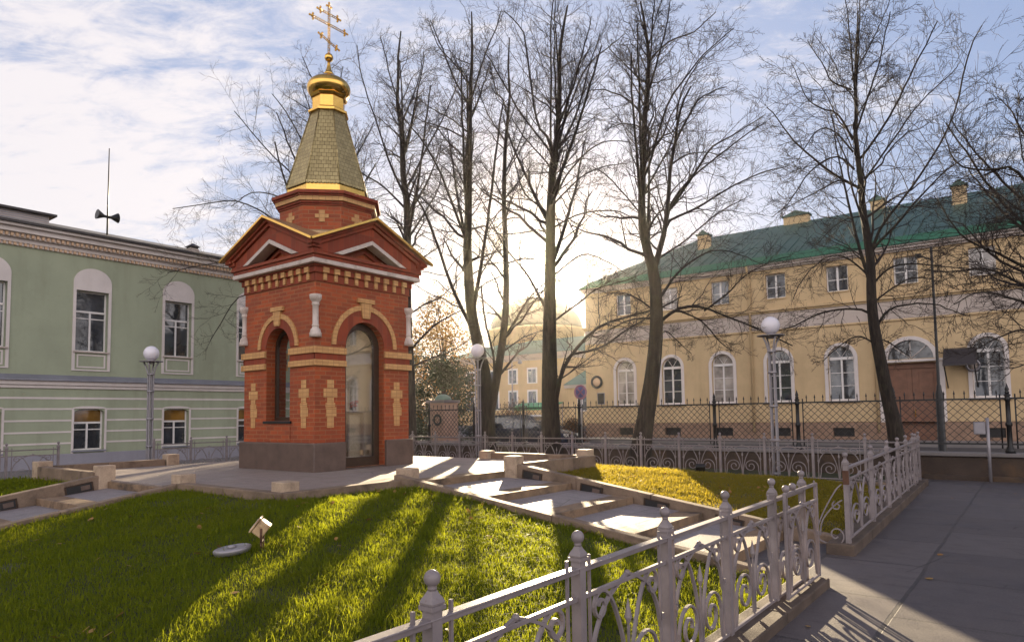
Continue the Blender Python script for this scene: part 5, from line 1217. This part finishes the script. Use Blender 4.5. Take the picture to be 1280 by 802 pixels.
TREES.append((-14.42,17.40,[
 ([-0.01,-0.24,-0.01,2.39,-0.21,3.72,-0.46,5.06,-0.57,6.96,-0.53,8.54,-0.48,10.25,-0.44,11.64,-0.37,13.04,-0.31,14.17,-0.29,15.37],0.318,0.026),
 ([0.02,0.54,0.09,1.59,0.31,2.65,0.54,3.98,0.69,5.31,0.69,6.94,0.65,8.30,0.68,9.96,0.77,11.07,0.87,11.90,0.83,13.03,0.89,13.87],0.278,0.026),
 ([-0.46,4.53,-0.99,5.66,-1.46,7.19,-1.90,8.34,-2.17,8.56,-2.52,8.90],0.106,0.020),
 ([-0.65,7.56,-1.12,8.85,-1.49,9.82,-1.92,10.60,-2.35,11.08,-2.84,11.68],0.079,0.020),
 ([-0.38,12.71,-0.91,13.62,-1.46,14.33,-1.86,15.48],0.053,0.017),
 ([-0.38,12.42,0.04,13.60,0.47,14.59,0.66,15.15],0.053,0.017),
 ([-0.48,11.17,-1.07,11.65,-1.61,11.94,-2.34,12.40],0.053,0.016),
 ([-0.52,8.95,-0.81,9.84,-1.21,10.87],0.053,0.016),
 ([0.86,11.57,0.66,12.47,0.39,12.89,0.24,14.00],0.060,0.020),
 ([0.77,10.84,0.21,11.91,-0.23,13.38],0.053,0.016),
 ([0.66,8.80,0.27,9.82,-0.18,10.58],0.053,0.016),
 ([0.71,4.29,1.14,5.04,1.63,5.68,2.23,6.10],0.079,0.020),
 ([0.26,2.70,0.24,3.63,-0.01,4.79,-0.05,5.76],0.066,0.040),
 ([0.73,9.82,1.18,10.78,1.52,11.89,1.65,13.01],0.053,0.017),
 ([0.69,6.67,1.31,6.88,1.97,6.78,2.63,6.23],0.053,0.016),
 ([0.66,8.85,1.21,9.53,1.71,10.08],0.053,0.016),
 ([-0.53,6.28,0.10,6.68,0.51,7.49],0.046,0.016),
 ([0.54,3.71,1.26,4.23,2.20,4.54],0.053,0.016),
]))
TREES.append((-11.97,17.60,[
 ([-0.02,-0.16,-0.05,2.57,-0.04,4.07,-0.02,5.08,0.02,6.35,0.08,7.89,0.15,9.19,0.21,9.84,0.30,10.23,0.45,11.75,0.48,13.13,0.63,14.06,0.80,14.87],0.324,0.031),
 ([0.21,9.78,-0.00,10.55,-0.28,10.92,-0.51,12.58,-0.67,13.89,-1.02,14.46,-1.38,14.84],0.087,0.019),
 ([0.19,9.97,0.12,10.36,0.16,12.20,0.18,13.61,0.38,14.79],0.075,0.020),
 ([0.22,9.91,0.37,10.09,0.90,11.08,1.29,12.37,1.57,13.38,1.96,14.50],0.087,0.020),
 ([0.27,9.97,0.43,10.36,0.74,12.01,1.02,13.12,1.59,14.24],0.075,0.019),
 ([0.14,8.41,0.32,8.66,0.69,9.44,1.42,10.34,2.15,10.80,2.92,10.87],0.075,0.019),
 ([0.13,8.20,0.31,8.40,1.04,9.09,1.76,9.42,2.45,9.54],0.062,0.017),
 ([0.19,9.71,0.04,10.02,-0.89,11.11,-1.59,12.15,-1.95,12.58],0.069,0.019),
 ([0.15,9.32,0.01,9.58,-0.72,10.37,-1.09,11.03],0.062,0.017),
 ([0.03,7.84,-0.12,8.10,-0.70,8.63,-0.96,9.46,-1.11,10.25],0.075,0.019),
 ([-0.06,4.70,-0.13,4.95,-0.74,6.16,-1.26,6.83,-1.60,7.53,-1.95,8.31],0.087,0.025),
 ([0.04,1.57,0.17,2.31,0.31,2.91,0.67,3.53,1.39,4.23,2.45,4.54,3.13,4.65,3.84,5.02],0.137,0.025),
 ([0.49,3.31,0.67,3.48,1.55,3.69,2.44,4.29,2.93,4.53,3.50,5.23],0.075,0.019),
 ([0.01,4.45,0.22,4.62,1.06,5.27,1.60,5.72,2.62,6.11,3.64,6.61],0.062,0.017),
 ([0.04,5.84,0.25,6.09,1.17,6.80,2.00,6.63,2.62,6.26],0.056,0.016),
 ([0.07,7.32,0.22,7.53,1.19,7.88,2.35,7.68,2.73,6.72],0.062,0.016),
 ([0.35,10.23,0.84,11.80,1.38,13.12,2.18,13.91,2.71,14.43],0.062,0.016),
 ([-0.02,5.59,-0.55,5.29,-1.19,4.72],0.037,0.015),
]))
TREES.append((-8.79,17.40,[
 ([-0.12,-0.01,-0.00,0.92,0.16,1.76,0.32,2.66,0.46,3.79,0.49,4.93,0.42,5.73,0.34,5.96,0.18,6.77,0.15,7.47,0.22,8.87,0.29,10.05,0.39,11.00,0.46,11.96,0.37,12.92,0.28,13.65],0.337,0.028),
 ([0.42,5.57,0.52,5.89,0.77,6.76,0.87,7.58,0.94,8.39,1.08,9.21,1.22,10.04,1.54,10.75],0.157,0.034),
 ([0.39,11.12,0.48,11.72,1.00,12.21,1.76,12.44,2.33,12.87],0.056,0.017),
 ([0.46,11.81,0.44,12.05,0.63,12.80,0.88,13.59],0.045,0.016),
 ([0.46,12.05,0.47,12.29,0.15,13.14,-0.10,13.61],0.045,0.016),
 ([0.25,10.05,0.19,10.39,-0.17,10.96,-0.71,11.35,-1.22,11.46],0.062,0.017),
 ([0.21,9.70,0.10,9.89,-0.35,9.97,-0.80,9.81],0.045,0.015),
 ([0.15,7.24,0.04,7.42,-0.78,8.51,-1.19,8.85],0.056,0.017),
 ([0.19,7.82,0.33,8.07,0.96,9.05,1.32,9.68,1.62,10.27],0.067,0.017),
 ([0.20,8.29,0.40,8.73,0.78,10.05,1.22,10.78,1.79,11.44,2.44,11.98],0.067,0.017),
 ([0.85,7.11,0.95,7.41,1.62,8.31,2.30,9.29,3.10,9.73,3.92,10.19],0.090,0.018),
 ([0.88,7.27,1.03,7.64,1.53,8.22,2.75,9.12,3.51,9.58],0.067,0.017),
 ([0.82,6.88,0.94,7.09,1.82,7.49,2.64,7.97,3.81,8.52,4.46,8.74],0.079,0.018),
 ([1.07,9.14,1.52,10.03,2.03,10.86,2.80,11.21],0.067,0.017),
 ([0.53,4.74,0.72,5.04,1.15,5.60,1.78,6.08,2.51,6.30,3.75,5.89],0.079,0.017),
 ([0.49,5.73,0.59,6.00,1.34,6.48,2.46,7.37,3.28,7.82],0.067,0.018),
 ([0.51,4.06,0.63,4.24,1.12,4.55,1.73,4.47,2.50,4.05,3.65,3.42],0.101,0.022),
 ([1.11,4.51,1.83,4.22,2.37,3.65,2.81,3.30],0.045,0.015),
 ([0.57,3.78,0.76,3.94,1.13,3.66,1.53,3.32],0.045,0.013),
 ([1.84,4.49,2.42,4.90,3.01,5.46,4.04,5.79],0.045,0.015),
 ([0.43,4.29,-0.20,4.25,-0.78,3.99,-1.47,3.36],0.056,0.016),
 ([0.48,4.47,-0.07,4.89,-0.59,5.06,-1.21,4.90],0.045,0.015),
 ([1.06,8.74,1.58,9.09,2.23,9.20,2.86,8.95],0.045,0.013),
 ([1.22,10.04,1.35,10.80,1.89,11.70,2.56,12.29],0.045,0.013),
]))
TREES.append((-2.73,17.80,[
 ([0.25,0.19,0.12,1.29,0.01,1.85,-0.13,2.78,-0.24,3.52,-0.28,4.28,-0.26,5.03,-0.31,5.60,-0.39,6.33,-0.41,6.91,-0.46,7.53,-0.51,8.11,-0.48,8.69,-0.48,9.38,-0.42,10.27,-0.34,11.18],0.203,0.018),
 ([-0.51,8.01,-0.86,8.60,-1.26,8.71,-1.70,8.99,-2.11,9.78],0.042,0.012),
 ([-0.51,7.72,-0.94,8.29,-1.33,8.30,-1.76,7.64],0.037,0.011),
 ([-0.51,7.30,-0.83,7.69,-1.37,7.42,-1.87,6.76,-2.24,6.47],0.042,0.012),
 ([-0.40,6.83,-0.80,7.09,-1.34,6.83,-2.11,6.49],0.042,0.012),
 ([-0.49,9.24,-1.02,9.39,-1.27,9.75,-1.69,10.21],0.037,0.011),
 ([-0.46,9.48,-0.42,9.60,-0.04,10.34,0.27,11.17],0.037,0.012),
 ([-0.48,8.27,-0.43,8.50,0.11,9.37,0.53,9.76],0.037,0.011),
 ([-0.38,6.75,-0.33,7.00,0.30,8.00,0.74,8.68,1.44,9.33],0.051,0.013),
 ([-0.24,5.13,-0.07,5.83,0.64,6.84,1.27,7.99,1.58,9.49,1.78,9.92],0.060,0.014),
 ([-0.26,5.13,-0.15,5.43,0.41,6.03,0.90,6.66,1.54,7.30,2.14,7.53],0.065,0.014),
 ([-0.28,4.62,-0.38,4.84,-0.94,5.25,-1.61,4.99,-2.11,4.23],0.046,0.013),
 ([-0.27,3.75,-0.43,3.98,-1.13,3.99,-1.80,3.68,-2.36,3.55],0.055,0.014),
 ([-0.22,3.34,-0.11,3.58,0.23,3.97,0.83,4.17,1.62,4.21,2.62,4.01],0.065,0.015),
 ([-0.19,3.00,-0.01,3.26,0.44,3.10,0.84,2.91],0.037,0.011),
 ([-0.27,4.39,-0.19,4.58,0.36,5.02,1.40,4.95,2.37,4.79],0.055,0.014),
 ([-0.21,3.15,-0.57,3.34,-0.95,3.16,-1.34,2.79],0.037,0.011),
 ([-0.37,6.18,-0.81,6.09,-1.30,5.62],0.032,0.011),
 ([-0.25,4.09,0.33,4.49,0.90,4.73,1.65,4.63],0.037,0.012),
]))
TREES.append((0.53,16.00,[
 ([-0.00,0.04,-0.02,0.89,-0.03,2.19,-0.10,3.22,-0.19,4.10,-0.21,5.00,-0.16,6.20,-0.01,7.42,0.01,8.35],0.188,0.022),
 ([-0.20,5.15,-0.63,5.88,-0.87,6.12,-1.34,6.07,-1.75,6.18,-1.92,6.61,-2.01,7.07],0.051,0.011),
 ([-0.20,5.45,-0.56,5.83,-0.76,6.14,-0.89,6.70,-0.97,7.06],0.036,0.009),
 ([-0.19,4.03,-0.66,4.26,-1.08,4.56,-1.51,4.85,-1.79,5.32,-2.00,5.81],0.058,0.011),
 ([-0.16,3.66,-0.76,3.93,-1.29,4.22,-1.86,4.17,-2.42,4.28],0.058,0.011),
 ([-0.12,3.29,-0.64,3.44,-1.29,3.60,-1.94,3.71,-2.54,3.47],0.058,0.011),
 ([-0.09,2.92,-0.66,3.08,-1.11,2.94,-1.57,2.65],0.043,0.009),
 ([-0.16,6.20,-0.49,6.82,-0.61,7.28,-0.79,7.59],0.043,0.009),
 ([-0.09,6.81,-0.38,7.43,-0.48,7.74],0.036,0.009),
 ([-0.17,3.95,-0.56,4.70,-0.94,5.16,-1.25,5.39],0.043,0.009),
 ([-0.10,3.22,-0.61,2.78,-1.14,2.43,-1.66,2.33],0.043,0.009),
 ([-0.18,4.70,-0.60,4.93,-1.09,5.09,-1.65,4.94],0.043,0.009),
]))
TREES.append((-19.26,15.00,[
 ([0.17,-0.53,0.05,2.22,-0.07,5.01,-0.13,7.27,-0.17,9.28,-0.26,11.30,-0.32,13.06,-0.21,14.24],0.249,0.028),
 ([-0.13,6.99,-0.67,8.71,-1.10,9.72,-2.10,10.75,-3.25,12.13],0.083,0.019),
 ([-0.13,6.56,-0.81,7.57,-1.65,8.21,-3.07,8.97,-5.09,8.60],0.083,0.019),
 ([-0.17,8.99,-0.54,10.15,-0.97,11.02,-1.83,12.49,-2.61,13.45],0.076,0.019),
 ([-0.20,9.71,-0.40,10.73,-0.69,11.89,-1.27,13.72],0.069,0.019),
 ([-0.07,5.15,-0.94,6.01,-1.92,6.45,-3.61,6.90,-5.51,6.50],0.083,0.019),
 ([-0.07,4.73,-0.94,5.44,-1.92,5.82,-3.32,6.01,-4.35,4.45],0.076,0.019),
 ([-0.16,8.13,-0.96,8.94,-1.95,9.59,-3.37,10.13,-4.44,9.77],0.069,0.019),
 ([-0.19,8.99,0.59,11.00,1.08,12.51],0.069,0.019),
 ([-0.16,7.84,0.74,9.55,1.44,10.70],0.069,0.019),
 ([-0.26,11.60,-0.55,13.06,-0.98,14.10],0.055,0.018),
 ([-0.13,7.33,-1.09,7.86,-2.21,7.59,-3.76,7.67],0.055,0.018),
]))
RH = np.array([.793, .609]); RH /= np.linalg.norm(RH); DH = np.array([-RH[1], RH[0]])
def resample(P, r, n):
    d = np.concatenate([[0], np.cumsum(np.linalg.norm(np.diff(P, axis=0), axis=1))]); t = np.linspace(0, d[-1], n)
    return np.stack([np.interp(t, d, P[:, k]) for k in range(3)], 1), np.interp(t, d, r), d[-1]
def tubes(P, Rr, n):
    """P (N,K,3), Rr (N,K) -> verts, quads of N tapering tubes with n sides"""
    N, K, _ = P.shape
    T = np.empty_like(P); T[:, 1:-1] = P[:, 2:]-P[:, :-2]; T[:, 0] = P[:, 1]-P[:, 0]; T[:, -1] = P[:, -1]-P[:, -2]
    T /= np.linalg.norm(T, axis=2, keepdims=True)+1e-9
    ref = np.where(np.abs(T[:, :1, 2:3]) > .85, np.array([[[1., 0, 0]]]), np.array([[[0, 0, 1.]]])); ref = np.broadcast_to(ref, P.shape)
    U = np.cross(T, ref); U /= np.linalg.norm(U, axis=2, keepdims=True)+1e-9; Wv = np.cross(T, U)
    a = 2*np.pi*np.arange(n)/n
    V = P[:, :, None]+Rr[:, :, None, None]*(U[:, :, None]*np.cos(a)[None, None, :, None]+Wv[:, :, None]*np.sin(a)[None, None, :, None])
    idx = np.arange(N*K*n).reshape(N, K, n); nx = np.roll(idx, -1, axis=2)
    F = np.stack([idx[:, :-1], nx[:, :-1], nx[:, 1:], idx[:, 1:]], -1).reshape(-1, 4)
    return V.reshape(-1, 3), F
def sprout(rng, P, Rr, L, cnt, t0, t1, ang, lf, rf, K, up, wig, rmin):
    """side shoots on each parent polyline"""
    N, Kp, _ = P.shape; M_ = N*cnt
    par = np.repeat(np.arange(N), cnt); t = np.tile((np.arange(cnt)+.5)/cnt, N)+rng.uniform(-.5, .5, M_)/cnt; t = t0+(t1-t0)*np.clip(t, 0, 1)
    x = t*(Kp-1); i = np.minimum(x.astype(int), Kp-2); f = (x-i)[:, None]
    p = P[par, i]*(1-f)+P[par, i+1]*f; r = Rr[par, i]*(1-f[:, 0])+Rr[par, i+1]*f[:, 0]
    tg = P[par, i+1]-P[par, i]; tg /= np.linalg.norm(tg, axis=1, keepdims=True)+1e-9
    q = rng.normal(size=(M_, 3)); q -= tg*np.sum(q*tg, 1, keepdims=True); q /= np.linalg.norm(q, axis=1, keepdims=True)+1e-9
    a = rng.uniform(ang[0], ang[1], M_)[:, None]; d = tg*np.cos(a)+q*np.sin(a)
    ln = L[par]*rng.uniform(lf[0], lf[1], M_)*(1.05-.55*t); s = np.linspace(0, 1, K)
    bend = np.zeros((M_, 3)); bend[:, 2] = up
    w = np.cumsum(rng.normal(0, wig, (M_, K, 3)), 1); w -= w[:, :1]
    Q = p[:, None]+ln[:, None, None]*(d[:, None]*s[None, :, None]+bend[:, None]*(s**2)[None, :, None]+w*np.sqrt(s)[None, :, None])
    r0 = np.maximum(np.minimum(r*rf, .9*r), rmin); rr = r0[:, None]*(1-.72*s)[None]; rr = np.maximum(rr, rmin*.6)
    return Q, rr, ln
def grow(limbs, seed, extra=6, twig=1.0, fine=.0037):
    rng = np.random.default_rng(seed); KL = 16; LP, LR, LL = [], [], []
    for i, (fl, r0, r1) in enumerate(limbs):
        a = np.array(fl).reshape(-1, 2); seg = np.concatenate([[0], np.cumsum(np.linalg.norm(np.diff(a, axis=0), axis=1))]); u = seg/max(seg[-1], 1e-6)
        k = 0 if i == 0 else rng.uniform(-.42, .42); dep = k*seg+(0 if i == 0 else limbs[0][3](a[0, 1]) if len(limbs[0]) > 3 else 0)
        P = np.column_stack([a[:, 0]*RH[0]+dep*DH[0], a[:, 0]*RH[1]+dep*DH[1], a[:, 1]])
        S = np.array(smooth_path([tuple(p) for p in P], 5)); us = np.linspace(0, 1, len(S)); rad = r0+(r1-r0)*us**.7
        rad = rad*(.90 if i == 0 else .70)
        if i == 0: rad = rad*(1+.55*np.exp(-np.linspace(0, 1, len(S))*34))
        Q, R1, Ln = resample(S, rad, KL if i else 34)
        n = len(Q); wv = np.cumsum(rng.normal(0, .018 if i else .008, (n, 3)), 0)*np.linspace(0, 1, n)[:, None]; Q = Q+wv*min(1, Ln/3)
        LP.append(Q); LR.append(R1); LL.append(Ln)
    # limbs that come towards and away from the viewer, so that the crown has depth
    tr, trr = LP[0], LR[0]; zt = tr[-1, 2]
    for k in range(extra):
        f = rng.uniform(.34, .85); i = int(f*(len(tr)-1)); sgn = 1 if k % 2 else -1; az = math.atan2(DH[1]*sgn, DH[0]*sgn)+rng.uniform(-.7, .7); ln = (1-f)*zt*.42+1.0
        el = rng.uniform(.55, 1.0); s = np.linspace(0, 1, KL)[:, None]; d = np.array([math.cos(az)*math.cos(el), math.sin(az)*math.cos(el), math.sin(el)])
        Q = tr[i]+ln*(d*s+np.array([0, 0, .35])*s**2)+np.cumsum(rng.normal(0, .02, (KL, 3)), 0)*s; LP.append(Q); LR.append(trr[i]*.42*(1-.75*s[:, 0])+.006); LL.append(ln)
    V, F, off = [], [], 0
    def push(v, f):
        nonlocal off
        V.append(v); F.append(f+off); off += len(v)
    for Q, R1 in zip(LP[:1], LR[:1]): push(*tubes(Q[None], R1[None], 14))
    for Q, R1 in zip(LP[1:], LR[1:]): push(*tubes(Q[None], R1[None], 8))
    trunk = (np.concatenate(V), np.concatenate(F)); V, F, off = [], [], 0
    # parents for side shoots: limbs, plus the upper half of the main stem
    A = [resample(q, r, KL)[:2] for q, r in zip(LP[1:], LR[1:])]; st = LP[0]; h0 = len(st)//3; A.append(resample(st[h0:], LR[0][h0:], KL)[:2])
    P = np.stack([a[0] for a in A]); Rr = np.stack([a[1] for a in A]); L = np.array(LL[1:]+[LL[0]*.5]); L = np.minimum(L, 5.0)
    P2, R2, L2 = sprout(rng, P, Rr, L, 17, .12, 1.0, (.5, 1.25), (.26, .60), .40, 8, .08, .035, .0045)
    push(*tubes(P2, R2, 5))
    P3, R3, L3 = sprout(rng, P2, R2, L2, int(7*twig), .15, 1.0, (.45, 1.1), (.30, .62), .55, 5, .06, .05, .0045)
    push(*tubes(P3, R3, 4))
    P4, R4, L4 = sprout(rng, P3, R3, L3, 4, .2, 1.0, (.45, 1.1), (.38, .75), .8, 4, .04, .06, fine)
    push(*tubes(P4, R4, 3))
    return trunk, (np.concatenate(V), np.concatenate(F))
TLAB = ['slender bare tree rising right behind the chapel wall, near its door', 'bare tree with two tall stems forking low beside the globe lamp', 'bare tree with a thick upright trunk standing before the low sun', 'leaning bare tree whose trunk splits in two, in front of the yellow facade', 'bare tree leaning over the brown entrance door of the yellow building', 'bare tree at the pavement end whose boughs cross the green roof', 'bare tree hidden behind the chapel tower, its boughs reaching over the green building']
def bare_tree(k, extra, twig):
    x, y, limbs = TREES[k]
    t = thing('bare_tree', TLAB[k], 'tree', (x, y, 0), 0, 'bare lindens around the garden')
    tr, cr = grow(limbs, 100+k, extra, twig)
    np_mesh('trunk', tr[0], tr[1], M['bark'], t, smooth=True); np_mesh('crown', cr[0], cr[1], M['twig'], t, smooth=True)
for k in range(7): bare_tree(k, 7, 1.0)

# ---- leafy trees and shrubs beyond the fence
def leafy(name, label, cat, x, y, h, w, m, seed, n=5200, leaf=.055, z0=.25, trunk_r=.14, group=None, lobes=14):
    rng = np.random.default_rng(seed); t = thing(name, label, cat, (x, y, 0), 0, group)
    c = []
    for k in range(lobes):
        f = rng.uniform(0, 1); zz = h*(z0+(1-z0)*f*.92); rad = w*.5*math.sin(math.pi*min(1, .25+.72*f))*rng.uniform(.35, .95); a = rng.uniform(0, 6.28); c.append((rad*math.cos(a), rad*math.sin(a), zz, w*rng.uniform(.14, .26)))
    c = np.array(c); i = rng.integers(0, lobes, n); d = rng.normal(size=(n, 3)); d /= np.linalg.norm(d, axis=1, keepdims=True)
    P = c[i, :3]+d*(c[i, 3]*rng.uniform(.3, 1.12, n)**.7)[:, None]*np.array([1, 1, 1.15]); keep = P[:, 2] > .05; P = P[keep]; n = len(P)
    u = rng.normal(size=(n, 3)); u /= np.linalg.norm(u, axis=1, keepdims=True); v = np.cross(u, rng.normal(size=(n, 3))); v /= np.linalg.norm(v, axis=1, keepdims=True); s = leaf*rng.uniform(.6, 1.4, n)[:, None]
    V = np.stack([P-u*s, P+v*s*.55, P+u*s, P-v*s*.55], 1).reshape(-1, 3); F = np.arange(4*n).reshape(-1, 4)
    # trunk and boughs
    Q, Rr = [], []
    K = 8; s_ = np.linspace(0, 1, K)[:, None]
    if trunk_r:
        Q.append(np.array([0, 0, -.1])+s_*np.array([.1, .05, h*.8])); Rr.append(trunk_r*(1-.8*s_[:, 0]))
        for q in c: b0 = np.array([.05, .02, max(.4, q[2]*.55)]); Q.append(b0+(q[:3]-b0)*s_+np.array([0, 0, .3])*s_*(1-s_)); Rr.append(trunk_r*.32*(1-.8*s_[:, 0])+.004)
        np_mesh('trunk', *tubes(np.stack(Q), np.stack(Rr), 7), M['bark'], t, smooth=True)
    np_mesh('crown' if trunk_r else 'foliage', V, F, m, t)
    return t
leafy('autumn_tree', 'golden brown autumn tree beyond the gate pillar', 'tree', -27.2, 29.0, 8.4, 5.2, M['autumn'], 31, 6500, .075, .22, lobes=22)
leafy('evergreen_tree', 'dark evergreen tree behind the domed gate pillar', 'tree', -25.4, 27.0, 4.9, 4.2, M['evergreen'], 32, 9000, .07, .1, lobes=20)
leafy('evergreen_tree', 'taller dark evergreen tree just beside the chapel wall', 'tree', -28.6, 27.5, 6.0, 4.4, M['evergreen'], 33, 9000, .07, .1, lobes=20)
leafy('clipped_shrub', 'brown leafed shrub on the street behind the parked dark car', 'shrub', -24.0, 31.5, 1.9, 3.6, M['brown_hedge'], 34, 5000, .05, .1, 0)
leafy('clipped_shrub', 'small brown leafed shrub near the yellow building corner', 'shrub', -20.5, 32.0, 1.2, 2.2, M['brown_hedge'], 35, 3000, .045, .1, 0)

# ================================================================ air
b = MB(); b.box(-130, 40, -30, 130, -1.2, 24.0)
t = NT('haze'); t.N.remove(t.b); v = t.N.new('ShaderNodeVolumePrincipled'); v.inputs['Color'].default_value = (1, .95, .88, 1); v.inputs['Density'].default_value = .00015; v.inputs['Anisotropy'].default_value = .88
t.L.new(v.outputs[0], t.out.inputs['Volume'])
tag(b.build('haze', t.m), kind='stuff')
